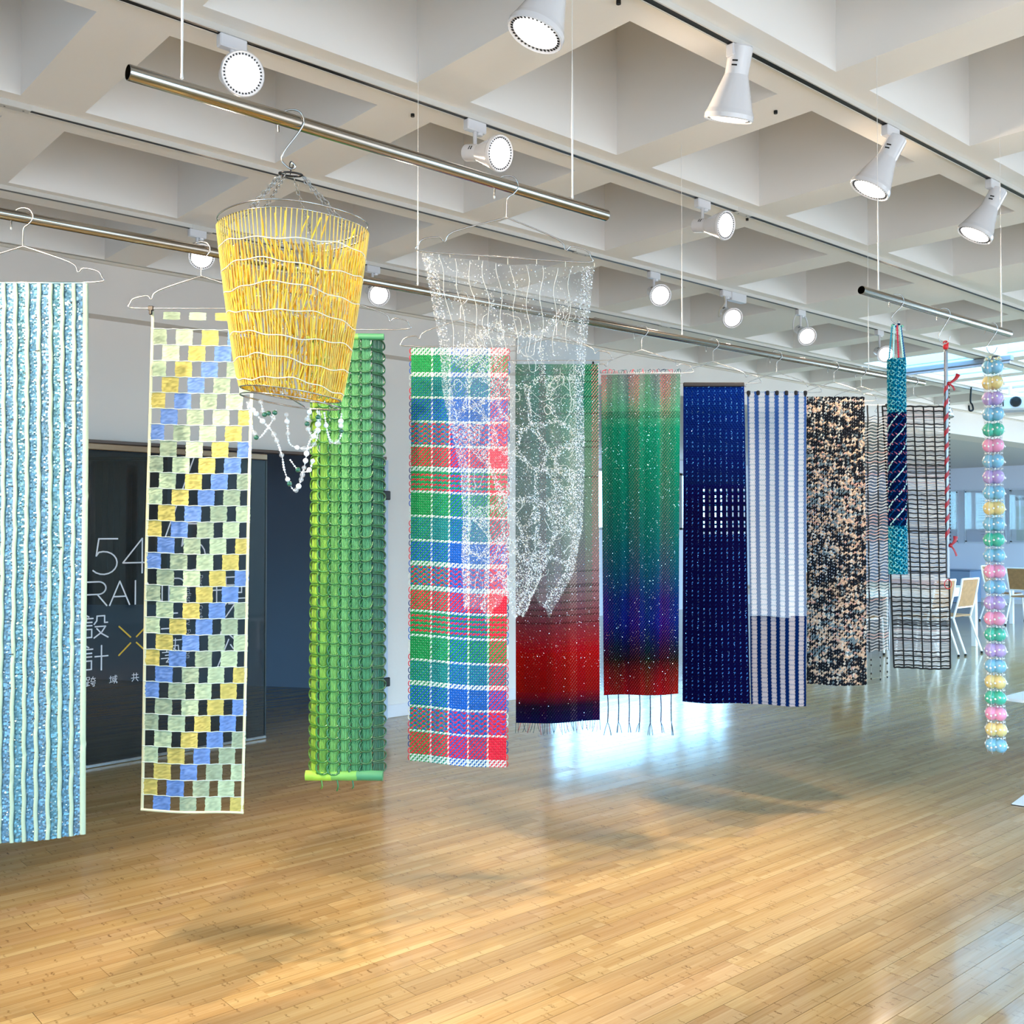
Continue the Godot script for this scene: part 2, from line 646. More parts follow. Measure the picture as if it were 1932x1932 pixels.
func build_glass_front() -> void:
	var frame := mat("door_frame", Color(0.5, 0.45, 0.4), 0.3, 0.6)
	var dark := mat("black_metal")
	# header over the opening
	var t := room("trim_2", "thin brown metal header above the glass doorway", "header")
	var hd := MB.new()
	hd.box(Vector3(2.83, 2.028, -6.6), Vector3(3.26, 0.022, 0.1), Color.WHITE, 0.003)
	part("header_rail", hd, mat("header_metal", Color(0.36, 0.3, 0.27), 0.35, 0.4), t)
	# the tall glass leaf with its vinyl lettering, standing slightly out of line
	var d := Node3D.new()
	d.name = "door_1"
	add_child(d)
	d.position = Vector3(3.43, 0, -6.545)
	d.rotation_degrees.y = 5.25
	d.set_meta("kind", "structure")
	d.set_meta("label", "dark glass door leaf with thin white exhibition lettering")
	d.set_meta("category", "door")
	var g := MB.new()
	g.box(Vector3(-1.12, 0.99, 0), Vector3(2.22, 1.94, 0.012), Color.WHITE, 0.001)
	part("pane", g, mat("tinted_glass", Color(0.1, 0.13, 0.14, 0.4), 0.04, 0.0, {"transparency": BaseMaterial3D.TRANSPARENCY_ALPHA}), d)
	var r := MB.new()
	r.box(Vector3(-1.12, 1.985, 0), Vector3(2.24, 0.04, 0.03), Color.WHITE, 0.004)
	part("top_rail", r, mat("top_rail_metal", Color(0.62, 0.53, 0.44), 0.22, 0.8), d)
	var b := MB.new()
	b.box(Vector3(-1.12, 0.012, 0), Vector3(2.24, 0.022, 0.03), Color.WHITE, 0.003)
	part("bottom_rail", b, mat("steel", Color(0.66, 0.67, 0.68), 0.25, 1.0), d)
	var s := MB.new()
	s.box(Vector3(-0.004, 0.99, 0), Vector3(0.01, 1.94, 0.016))
	part("edge_seal", s, mat("glass_edge", Color(0.1, 0.16, 0.18), 0.3), d)
	var wh := mat("white_vinyl", Color(0.85, 0.85, 0.87), 0.5)
	var ye := mat("yellow_vinyl", Color(0.83, 0.66, 0.12), 0.5)
	var lt := 0.0085
	glyph(d, "numeral_five", [v2([1, 1, 0.22, 1, 0.12, 0.52]) + bow(0.42, 0.32, 0.56, 0.32, 110, -140)], Vector2(-1.243, 1.19), Vector2(0.155, 0.222), lt, wh)
	glyph(d, "numeral_four", [v2([0.8, 0, 0.8, 1, 0, 0.3, 1, 0.3])], Vector2(-1.053, 1.192), Vector2(0.16, 0.222), lt, wh)
	glyph(d, "slash", [v2([0, 0, 1, 1])], Vector2(-0.766, 1.426), Vector2(0.208, 0.549), lt, wh)
	glyph(d, "numeral_five", [v2([1, 1, 0.22, 1, 0.12, 0.52]) + bow(0.42, 0.32, 0.56, 0.32, 110, -140)], Vector2(-0.675, 1.2), Vector2(0.2, 0.31), lt, wh)
	glyph(d, "letter_r", [v2([0, 0, 0, 1, 0.6, 1]) + bow(0.6, 0.74, 0.35, 0.26, 90, -90) + v2([0, 0.48]), v2([0.55, 0.48, 1, 0])], Vector2(-1.29, 0.995), Vector2(0.135, 0.15), lt, wh)
	glyph(d, "letter_a", [v2([0, 0, 0.5, 1, 1, 0]), v2([0.2, 0.36, 0.8, 0.36])], Vector2(-1.137, 0.994), Vector2(0.13, 0.15), lt, wh)
	glyph(d, "letter_i", [v2([0.5, 0, 0.5, 1])], Vector2(-0.974, 0.994), Vector2(0.01, 0.15), lt, wh)
	glyph(d, "letter_n", [v2([0, 0, 0, 1, 1, 0, 1, 1])], Vector2(-0.905, 0.997), Vector2(0.118, 0.15), lt, wh)
	glyph(d, "letter_b", [v2([0, 0, 0, 1, 0.5, 1]) + bow(0.5, 0.76, 0.4, 0.24, 90, -90) + bow(0.52, 0.26, 0.46, 0.26, 90, -90) + v2([0, 0])], Vector2(-0.74, 1.0), Vector2(0.12, 0.15), lt, wh)
	var yan := [v2([0, 0.86, 0.42, 0.86]), v2([0.05, 0.7, 0.38, 0.7]), v2([0.05, 0.56, 0.38, 0.56]), v2([0.16, 1, 0.26, 0.93]), v2([0.07, 0.4, 0.37, 0.4, 0.37, 0.06, 0.07, 0.06, 0.07, 0.4])]
	glyph(d, "character_plan", yan + [v2([0.57, 0.95, 0.56, 0.75, 0.46, 0.6]), v2([0.57, 0.95, 0.86, 0.95, 0.86, 0.66, 0.98, 0.66]), v2([0.5, 0.5, 0.9, 0.5, 0.75, 0.25, 0.46, 0.02]), v2([0.56, 0.42, 0.74, 0.2, 1, 0.02])], Vector2(-1.31, 0.795), Vector2(0.165, 0.145), 0.008, wh)
	glyph(d, "character_count", yan + [v2([0.5, 0.55, 1, 0.55]), v2([0.75, 0.98, 0.75, 0])], Vector2(-1.31, 0.597), Vector2(0.165, 0.155), 0.008, wh)
	glyph(d, "cross_mark", [v2([0, 1, 0.4, 0.6]), v2([0, 0, 0.4, 0.4]), v2([0.6, 0.6, 1, 1]), v2([0.6, 0.4, 1, 0])], Vector2(-1.075, 0.677), Vector2(0.192, 0.182), 0.009, ye)
	glyph(d, "character_work", [v2([0.1, 0.9, 0.9, 0.9]), v2([0.5, 0.9, 0.5, 0.1]), v2([0, 0.08, 1, 0.08])], Vector2(-0.79, 0.815), Vector2(0.125, 0.118), 0.008, wh)
	glyph(d, "character_art", [v2([0, 0.93, 1, 0.93]), v2([0.3, 1, 0.3, 0.86]), v2([0.7, 1, 0.7, 0.86]), v2([0.05, 0.76, 0.5, 0.76]), v2([0.27, 0.84, 0.27, 0.45]), v2([0.1, 0.6, 0.45, 0.6]), v2([0.05, 0.45, 0.5, 0.45]), v2([0.56, 0.7, 0.85, 0.7, 0.87, 0.46, 1, 0.44]), v2([0.7, 0.84, 0.68, 0.6, 0.55, 0.42]), v2([0.6, 0.6, 0.74, 0.5]), v2([0.2, 0.32, 0.8, 0.32]), v2([0, 0.2, 1, 0.2]), v2([0.42, 0.2, 0.25, 0.03, 0.75, 0.05]), v2([0.68, 0.12, 0.85, 0])], Vector2(-0.79, 0.6), Vector2(0.14, 0.155), 0.006, wh)
	glyph(d, "small_character", [v2([0.05, 0.95, 0.35, 0.95, 0.35, 0.7, 0.05, 0.7, 0.05, 0.95]), v2([0.2, 0.7, 0.2, 0.1]), v2([0.2, 0.45, 0.38, 0.45]), v2([0.08, 0.5, 0.08, 0.12]), v2([0, 0.08, 0.4, 0.16]), v2([0.5, 0.8, 1, 0.8]), v2([0.75, 0.97, 0.5, 0.5]), v2([0.75, 0.8, 1, 0.52]), v2([0.58, 0.48, 0.92, 0.48]), v2([0.5, 0.33, 1, 0.33]), v2([0.68, 0.33, 0.64, 0.18, 0.9, 0.18, 0.85, 0, 0.72, 0.03])], Vector2(-1.281, 0.5), Vector2(0.058, 0.062), 0.0036, wh)
	glyph(d, "small_character", [v2([0, 0.7, 0.3, 0.7]), v2([0.15, 0.92, 0.15, 0.2]), v2([0, 0.15, 0.32, 0.25]), v2([0.35, 0.78, 1, 0.78]), v2([0.4, 0.62, 0.62, 0.62, 0.62, 0.38, 0.4, 0.38, 0.4, 0.62]), v2([0.35, 0.22, 0.66, 0.28]), v2([0.72, 0.97, 0.78, 0.45, 0.95, 0.05, 1, 0.2]), v2([0.95, 0.6, 0.6, 0.05]), v2([0.85, 0.95, 0.92, 0.88])], Vector2(-1.134, 0.503), Vector2(0.05, 0.054), 0.0036, wh)
	glyph(d, "small_character", [v2([0.1, 0.75, 0.9, 0.75]), v2([0.32, 0.95, 0.32, 0.4]), v2([0.68, 0.95, 0.68, 0.4]), v2([0, 0.4, 1, 0.4]), v2([0.35, 0.3, 0.1, 0.02]), v2([0.65, 0.3, 0.9, 0.02])], Vector2(-0.992, 0.503), Vector2(0.05, 0.056), 0.0036, wh)
	# the large outlined characters further along
	glyph(d, "large_character", [v2([0.4, 1, 0.85, 1, 0.85, 0.62, 0.4, 0.62, 0.4, 1]), v2([0.4, 0.81, 0.85, 0.81]), v2([0.3, 0.48, 1, 0.48]), v2([0.5, 0.48, 0.25, 0.18]), v2([0.48, 0.36, 0.95, 0.36, 0.88, 0, 0.76, 0.05]), v2([0.66, 0.36, 0.4, 0.05]), v2([0, 0.7, 0.3, 0.7]), v2([0.14, 0.95, 0.14, 0.15]), v2([0, 0.1, 0.3, 0.22])], Vector2(-0.43, 0.86), Vector2(0.27, 0.285), lt, wh)
	glyph(d, "large_character", [v2([0.45, 1, 0, 0.72]), v2([0.45, 1, 1, 0.7]), v2([0.3, 0.98, 0.25, 0.85]), v2([0.62, 0.78, 0.05, 0]), v2([0.7, 0.65, 0.82, 0.55]), v2([0.55, 0.4, 0.98, 0.02])], Vector2(-0.41, 0.497), Vector2(0.18, 0.285), lt, wh)
	for line in [["Interdisciplinary  Exhibition", -0.612, 1.16], ["Design  x  Craft", -0.525, 1.17]]:
		var tm := TextMesh.new()
		var sf := SystemFont.new()
		sf.font_names = PackedStringArray(["Droid Sans"])
		tm.font = sf
		tm.text = line[0]
		tm.font_size = 26
		tm.pixel_size = 0.0017
		tm.depth = 0.0015
		tm.horizontal_alignment = HORIZONTAL_ALIGNMENT_LEFT
		tm.vertical_alignment = VERTICAL_ALIGNMENT_CENTER
		part("small_lettering", tm, mat("grey_vinyl", Color(0.6, 0.61, 0.64), 0.5), d, Transform3D(Basis(Vector3(0, 0, 1), -PI / 2), Vector3(line[1] + 0.012, line[2], 0.0078)))
	# jamb and pivots on the right of the open half
	var j := room("trim_3", "pale door jamb with black pivots beside the doorway", "door jamb")
	var jm := MB.new()
	jm.box(Vector3(4.478, 1.0, -6.63), Vector3(0.035, 2.03, 0.1), Color.WHITE, 0.003)
	part("jamb", jm, mat("jamb_paint", Color(0.66, 0.72, 0.8), 0.4), j)
	var jd := MB.new()
	jd.box(Vector3(4.446, 1.0, -6.6), Vector3(0.014, 1.98, 0.03), Color.WHITE, 0.002)
	part("edge_seal", jd, dark, j)
	for y in [1.74, 0.29]:
		var pm := MB.new()
		pm.box(Vector3(4.47, y, -6.575), Vector3(0.075, 0.07, 0.025), Color.WHITE, 0.006)
		part("pivot", pm, dark, j)
	# the dim room behind
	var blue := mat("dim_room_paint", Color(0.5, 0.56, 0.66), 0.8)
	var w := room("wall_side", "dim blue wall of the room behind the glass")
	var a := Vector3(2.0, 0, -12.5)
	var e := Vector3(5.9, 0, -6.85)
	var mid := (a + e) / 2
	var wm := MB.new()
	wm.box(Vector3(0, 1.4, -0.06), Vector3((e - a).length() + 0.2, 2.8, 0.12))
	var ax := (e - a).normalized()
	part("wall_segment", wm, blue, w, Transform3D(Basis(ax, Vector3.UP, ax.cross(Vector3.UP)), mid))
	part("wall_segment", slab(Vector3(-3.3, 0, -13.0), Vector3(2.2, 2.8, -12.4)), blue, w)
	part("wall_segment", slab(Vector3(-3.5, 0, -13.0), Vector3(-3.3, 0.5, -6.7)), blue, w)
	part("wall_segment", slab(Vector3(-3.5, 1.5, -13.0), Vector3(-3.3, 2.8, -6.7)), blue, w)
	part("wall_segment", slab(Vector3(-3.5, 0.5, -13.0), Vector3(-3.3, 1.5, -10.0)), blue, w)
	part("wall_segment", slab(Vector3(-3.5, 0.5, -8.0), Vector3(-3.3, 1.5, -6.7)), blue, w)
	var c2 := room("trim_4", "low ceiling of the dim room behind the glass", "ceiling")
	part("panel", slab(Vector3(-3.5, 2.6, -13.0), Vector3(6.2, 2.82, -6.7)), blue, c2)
	var bl := thing("vertical_blind", "dark grey vertical blind hanging behind the lettered glass", "blind", Vector3(3.4, 0.8, -9.2), FACING)
	var rail := MB.new()
	rail.box(Vector3(0, 1.32, 0), Vector3(0.8, 0.03, 0.04), Color.WHITE, 0.004)
	part("rail", rail, dark, bl)
	for k in 15:
		var sl := MB.new()
		sl.box(Vector3(-0.38 + 0.054 * k, 0.65, 0), Vector3(0.05, 1.3, 0.004), Color.WHITE, 0.001, Basis(Vector3.UP, 0.35 + 0.3 * sin(k * 2.1)))
		part("slat", sl, mat("blind_dark" + str(k % 3), Color(0.10, 0.12, 0.14).lightened(0.05 * (k % 3)), 0.7), bl)


# ---------------------------------------------------------------- the bay beyond the bulkhead
func build_alcove() -> void:
	var paint := mat("alcove_paint", Color(0.84, 0.88, 0.95), 0.75)
	var w := room("wall_alcove", "blue grey walls of the bay beyond the bulkhead")
	part("wall_segment", slab(Vector3(6.15, 0, -12.5), Vector3(6.3, 2.85, -6.74)), paint, w)
	for s in [[6.15, 11.7, 0.0, 2.85], [16.6, 21.6, 0.0, 2.85], [11.7, 16.6, 0.0, 1.5], [11.7, 16.6, 2.58, 2.85]]:
		part("wall_segment", slab(Vector3(s[0], s[2], -12.5), Vector3(s[1], s[3], -12.3)), paint, w)
	var c := room("trim_5", "low ceiling of the bay beyond the bulkhead", "ceiling")
	part("panel", slab(Vector3(6.15, 2.82, -12.6), Vector3(21.6, 3.0, -6.88)), mat("bay_ceiling", Color(0.8, 0.8, 0.8), 0.8), c)
	var wi := room("window_3", "bright wide window with grey mullions far behind the textiles", "window")
	var fr := mat("frame_metal")
	for x in [11.72, 12.29, 14.16, 15.09, 15.99, 16.57]:
		var m := MB.new()
		m.box(Vector3(x, 2.04, -12.36), Vector3(0.09, 1.08, 0.08), Color.WHITE, 0.005)
		part("mullion", m, fr, wi)
	for y in [1.52, 2.56]:
		var m := MB.new()
		m.box(Vector3(14.15, y, -12.36), Vector3(4.9, 0.05, 0.08), Color.WHITE, 0.005)
		part("window_frame", m, fr, wi)
	var p := MB.new()
	p.box(Vector3(14.15, 2.04, -12.38), Vector3(4.8, 1.02, 0.01))
	part("pane", p, mat("clear_pane", Color(0.95, 1, 1, 0.05), 0.03, 0.0, {"transparency": BaseMaterial3D.TRANSPARENCY_ALPHA}), wi)
	var bb := room("baseboard_far", "grey baseboard under the framed posters")
	part("board", slab(Vector3(21.335, 0, -12.3), Vector3(21.35, 0.09, 2.4)), mat("baseboard_paint"), bb)


# ---------------------------------------------------------------- tracks and spotlights
const TZ := [-2.11, -3.21, -4.315, -5.395]


func build_tracks_and_lamps() -> void:
	var white := mat("track_white", Color(0.8, 0.79, 0.77), 0.4)
	var black := mat("track_slot", Color(0.03, 0.03, 0.03), 0.35, 0.5)
	var lab := ["white ceiling light track nearest the viewer, carrying the bell spotlights", "ceiling light track just behind the short steel rail", "third ceiling light track, carrying the yoke floodlights", "ceiling light track closest to the side wall"]
	var joints := [[6.0, 9.2], [1.0, 4.45, 9.3], [1.15, 4.35, 8.2], [2.42, 6.4]]
	for k in 4:
		var z: float = TZ[k]
		var t := thing("light_track", lab[k], "light track", Vector3(4.5, HC, z), 0, "ceiling light tracks")
		var h := MB.new()
		for s in [-1.0, 1.0]:
			h.box(Vector3(0, -0.011, s * 0.0145), Vector3(17.5, 0.022, 0.007), Color.WHITE, 0.001)
		h.box(Vector3(0, -0.002, 0), Vector3(17.5, 0.004, 0.024))
		part("housing", h, white, t)
		var b := MB.new()
		b.box(Vector3(0, -0.018, 0), Vector3(17.4, 0.006, 0.0215))
		part("slot", b, black, t)
		for x: float in joints[k]:
			var c := MB.new()
			c.box(Vector3(x - 4.5, -0.013, 0), Vector3(0.12, 0.026, 0.0395), Color.WHITE, 0.002)
			for q in [-0.035, 0.035]:
				c.lathe([Vector2(0, -0.027), Vector2(0.004, -0.027), Vector2(0.004, -0.024)], 8, Transform3D(Basis(), Vector3(x - 4.5 + q, 0, 0)), Color(0.2, 0.2, 0.2))
			part("coupler", c, mat("coupler_white", Color(0.78, 0.77, 0.75), 0.4, 0, {"vertex_color_use_as_albedo": true}), t)
	var a := "white bell shaped track spotlight "
	lamp(2.03, 0, Vector3(-0.35, -1, -0.2), a + "cropped by the top edge of the photo", 4.0, "bell spotlights on the near track", 0.05, 1.2)
	lamp(2.905, 0, Vector3(0.10, -1, -0.32), a + "tilted down, highest on the near track", 4.0, "bell spotlights on the near track", 0.03, 1.2)
	lamp(3.958, 0, Vector3(-0.34, -1, -0.42), a + "leaning left, between two others on the near track", 4.0, "bell spotlights on the near track", 0.07, 1.2)
	lamp(4.934, 0, Vector3(-0.34, -1, -0.42), a + "leaning left at the far right of the near track", 4.0, "bell spotlights on the near track", 0.07, 1.2)
	lamp(1.545, 1, Vector3(-0.2, -0.36, 1), "lit spotlight facing out above the hollow end of the steel rail", 2.0, "lit spotlights on the second track", 0.1)
	lamp(2.617, 1, Vector3(0.1, -0.27, 1), "lit spotlight with slotted ring behind the middle of the short steel rail", 2.0, "lit spotlights on the second track", 0.1)
	lamp(4.111, 1, Vector3(0.0, -0.22, 1), "lit spotlight on the second track past the end of the short rail", 2.0, "lit spotlights on the second track", 0.1)
	lamp(5.018, 2, Vector3(-0.5, -0.36, 0.8), "lit round spotlight on the third track before the white adaptor box", 2.0, "lit lamps on the third track", 0.1)
	lamp(5.78, 2, Vector3(-0.5, -0.5, 0.8), "lit spotlight hanging by a loose cord from a white adaptor box", 2.0, "lit lamps on the third track", 0.12, 1.0, "box")
	lamp(6.713, 2, Vector3(-0.6, -0.5, 0.8), "lit floodlight held in a round wire yoke", 2.0, "lit lamps on the third track", 0.13, 1.0, "yoke")
	lamp(7.883, 2, Vector3(-0.6, -0.3, 0.7), "small lit lamp on a stem left of the braided net tube", 2.0, "lit lamps on the third track", 0.15)
	lamp(2.395, 3, Vector3(-0.25, -0.4, 1), "lit spotlight beside the basket, in front of the side wall", 3.0, "lit spotlights on the wall track", 0.1)
	lamp(3.56, 3, Vector3(-0.3, -0.4, 1), "lit spotlight peeking out right of the yellow basket", 3.0, "lit spotlights on the wall track", 0.13)
	lamp(11.341, 3, Vector3(-0.15, -1, 0.15), "unlit white cone lamp below the skylights", 0.0, "", 0.2)
	# lamps of the same tracks outside the picture, aimed at the row of textiles
	lamp(-0.75, 0, Vector3(1, -0.7, -0.28), "bell spotlight on the near track, off to one side, aimed at the textiles", 8.0, "spotlights off to one side", 0.1, 1.0)
	lamp(-0.3, 1, Vector3(1, -1.5, 0.2), "bell spotlight on the second track, off to one side, aimed along the textiles", 8.0, "spotlights off to one side", 0.1, 1.0)
	lamp(0.6, 0, Vector3(1, -0.55, -0.4), "bell spotlight on the near track, overhead, aimed along the textiles", 3.5, "spotlights off to one side", 0.1, 1.0)


func lamp(x: float, track: int, dir: Vector3, label: String, power: float, group := "", drop := 0.1, size := 1.0, mount := "") -> void:
	var o := thing("track_spotlight", label, "spotlight", Vector3(x, HC - 0.022, TZ[track]), 0, group)
	var white := mat("lamp_white", Color(0.85, 0.85, 0.87), 0.22, 0.0, {"clearcoat_enabled": true, "clearcoat": 0.5, "clearcoat_roughness": 0.1})
	var ad := MB.new()
	ad.box(Vector3(0, -0.022, 0), Vector3(0.1, 0.044, 0.034), Color.WHITE, 0.004)
	ad.lathe([Vector2(0, -0.056), Vector2(0.013, -0.054), Vector2(0.015, -0.044), Vector2(0, -0.04)], 12, Transform3D(Basis(), Vector3(0.024, 0, 0)))
	part("adaptor", ad, white, o)
	if mount == "box":
		var bx := MB.new()
		bx.box(Vector3(0.13, -0.03, 0), Vector3(0.17, 0.06, 0.05), Color.WHITE, 0.004)
		part("adaptor_box", bx, white, o)
		var cd := MB.new()
		cd.tube(smooth([Vector3(-0.03, -0.045, 0.01), Vector3(-0.05, -0.1, 0.03), Vector3(-0.12, -0.16, 0.04), Vector3(-0.14, -0.21, 0.05)], 5), 0.006, 6)
		part("cord", cd, mat("cord_white", Color(0.75, 0.73, 0.68), 0.6), o)
	var st := MB.new()
	st.tube(PackedVector3Array([Vector3(0, -0.03, 0), Vector3(0, -drop - 0.03, 0)]), 0.008, 10)
	part("stem", st, white, o)
	var y := -dir.normalized()
	var xx := y.cross(Vector3(0.3, 0.2, 1)).normalized()
	var zz := xx.cross(y)
	var tf := Transform3D(Basis(xx, y, zz).scaled_local(Vector3.ONE * size), Vector3(0, -drop - 0.03, 0))
	if mount == "yoke":
		var yk := MB.new()
		yk.tube(arc(Vector3(0, -0.13, 0), Vector3(0.1, 0, 0.0), Vector3(0, 0.11, 0), -0.3, PI + 0.3, 20), 0.005, 6)
		part("yoke", yk, white, o)
	var sh := MB.new()
	var inner := Vector2(0.064, -0.148)
	sh.lathe([Vector2(0, 0.052), Vector2(0.03, 0.052), Vector2(0.0345, 0.047), Vector2(0.0345, -0.028), Vector2(0.037, -0.036), Vector2(0.066, -0.125), Vector2(0.072, -0.138), Vector2(0.072, -0.15), Vector2(0.069, -0.153), inner, Vector2(0.058, -0.147)], 28, tf, Color.WHITE, false)
	part("shade", sh, white, o)
	var sl := MB.new()
	for s in [0.006, -0.006]:
		sl.box(Vector3(0.0345, s, 0), Vector3(0.002, 0.004, 0.016))
		sl.box(Vector3(-0.0345, s, 0), Vector3(0.002, 0.004, 0.016))
	part("vent", sl, mat("track_slot"), o, tf)
	var ri := MB.new()
	for k in 36:
		var an := TAU * k / 36
		ri.box(Vector3(cos(an), 0, sin(an)) * 0.0605 + Vector3(0, -0.1492, 0), Vector3(0.006, 0.0015, 0.0045), Color.WHITE, 0.0, Basis(Vector3.UP, -an))
	part("slot_ring", ri, mat("track_slot"), o, tf)
	var le := MB.new()
	le.lathe([Vector2(0.0565, -0.1475), Vector2(0.05, -0.152), Vector2(0.03, -0.155), Vector2(0, -0.156)], 28, tf, Color.WHITE, true)
	if power > 0.0:
		part("lamp_lens", le, mat("lamp_glow", Color(1, 1, 1), 0.3, 0.0, {"emission_enabled": true, "emission": Color(1, 0.98, 0.95), "emission_energy_multiplier": 3.0}), o, Transform3D(), "glowing white lens")
		var l := SpotLight3D.new()
		l.name = "spot_light"
		l.light_color = Color(1.0, 0.89, 0.76)
		l.light_energy = power
		l.light_size = 0.035
		l.spot_range = 30.0
		l.spot_attenuation = 2.0
		l.spot_angle = 34.0
		l.spot_angle_attenuation = 0.8
		l.shadow_enabled = true
		o.add_child(l, true)
		l.transform = Transform3D(Basis(xx, zz, y), tf * Vector3(0, -0.162, 0))
	else:
		part("lamp_lens", le, mat("lens_off", Color(0.7, 0.7, 0.68), 0.2), o)


# ---------------------------------------------------------------- steel rails and their wires
func rod_z(x: float) -> float:
	return -2.91 + 0.029 * (x - 0.744)


func build_rods() -> void:
	var steel := mat("polished_steel", Color(0.62, 0.6, 0.57), 0.16, 1.0)
	var spec := [[Vector3(-0.9, 2.3, rod_z(-0.9)), Vector3(5.55, 2.3, rod_z(5.55)), "long steel rail carrying the main row of hanging textiles"], [Vector3(0.69, 2.3, -1.86), Vector3(1.97, 2.3, -1.86), "short steel rail nearest the viewer, carrying the yellow basket"], [Vector3(3.25, 2.3, -1.845), Vector3(4.44, 2.3, -1.835), "short steel rail at the right, carrying net tube and pompom string"]]
	for s in spec:
		var a: Vector3 = s[0]
		var b: Vector3 = s[1]
		var o := thing("hanging_rail", s[2], "rail", (a + b) / 2, 0, "suspended steel rails")
		var h := (b - a) / 2
		var d := h.normalized()
		var tf := Transform3D(Basis(Vector3.UP.cross(d).normalized(), d, Vector3.UP), Vector3.ZERO)
		var m := MB.new()
		var L := h.length()
		m.lathe([Vector2(0.0135, -L + 0.3), Vector2(0.0135, -L), Vector2(0.0145, -L), Vector2(0.015, -L + 0.001), Vector2(0.015, L - 0.001), Vector2(0.0145, L), Vector2(0.0135, L), Vector2(0.0135, L - 0.3)], 28, tf)
		part("tube", m, steel, o)
	for p in [[0.793, -1.86, "wire holding the hollow end of the basket rail"], [1.843, -1.86, "wire holding the far end of the basket rail"], [2.083, rod_z(2.083), "wire on the long rail seen between basket and sheer cloth"], [3.479, rod_z(3.479), "wire on the long rail above the ombre and navy cloths"], [4.978, rod_z(4.978), "wire near the far end of the long rail"], [3.367, -1.845, "wire at the near end of the right hand rail"], [4.371, -1.838, "wire at the far end of the right hand rail"]]:
		var o := thing("suspension_wire", p[2], "wire", Vector3(p[0], 2.3, p[1]), 0, "rail suspension wires")
		var m := MB.new()
		m.tube(PackedVector3Array([Vector3(0, 0.015, 0), Vector3(0, HC - 2.3, 0)]), 0.0009, 6)
		part("cable", m, mat("cable_white", Color(0.9, 0.9, 0.9), 0.4, 0.3), o)
		var q := MB.new()
		q.lathe([Vector2(0, 0.4), Vector2(0.0012, 0.39), Vector2(0.0028, 0.2), Vector2(0.0022, 0.03), Vector2(0.0035, 0.02), Vector2(0, 0.015)], 8)
		part("adjuster", q, mat("cable_white"), o)


func hanger(x: float, label: String, yaw := FACING, at := Vector3.INF, tilt := 0.0) -> void:
	var p := Vector3(x, 2.3, rod_z(x)) if at == Vector3.INF else at
	var o := thing("wire_hanger", label, "hanger", p, yaw, "wire hangers on the steel rails")
	var m := MB.new()
	# hook over the rail, origin at the rail's middle
	var ap := Vector3(0.0, -0.078, 0)
	var hook := smooth([Vector3(-0.032, -0.03, 0.0), Vector3(-0.03, 0.002, 0), Vector3(-0.018, 0.02, 0), Vector3(0.0, 0.0255, 0), Vector3(0.018, 0.02, 0), Vector3(0.0265, 0.0, 0), Vector3(0.015, -0.018, 0), Vector3(0.001, -0.03, 0), ap + Vector3(0, 0.02, 0), ap], 5)
	m.tube(hook, 0.0018, 7)
	var body := PackedVector3Array()
	for s in [1.0, -1.0]:
		var half := smooth([ap + Vector3(0, 0, 0), ap + Vector3(s * 0.128, -0.044, 0), ap + Vector3(s * 0.149, -0.07, 0), ap + Vector3(s * 0.163, -0.06, 0), ap + Vector3(s * 0.2, -0.067, 0), ap + Vector3(s * 0.2125, -0.082, 0), ap + Vector3(s * 0.2, -0.097, 0), ap + Vector3(0, -0.098, 0)], 4)
		if s > 0:
			body = half
		else:
			half.reverse()
			body.append_array(half)
	m.tube(body, 0.0018, 7, Color.WHITE, true)
	part("wire", m, mat("hanger_steel", Color(0.7, 0.7, 0.7), 0.22, 1.0), o)
	var tip := MB.new()
	tip.ball(Vector3(-0.032, -0.03, 0), Vector3(0.0028, 0.004, 0.0028), 8, 6)
	part("tip", tip, mat("hanger_tip", Color(0.85, 0.85, 0.83), 0.3), o)
	if tilt != 0.0:
		o.rotation_degrees.z = tilt



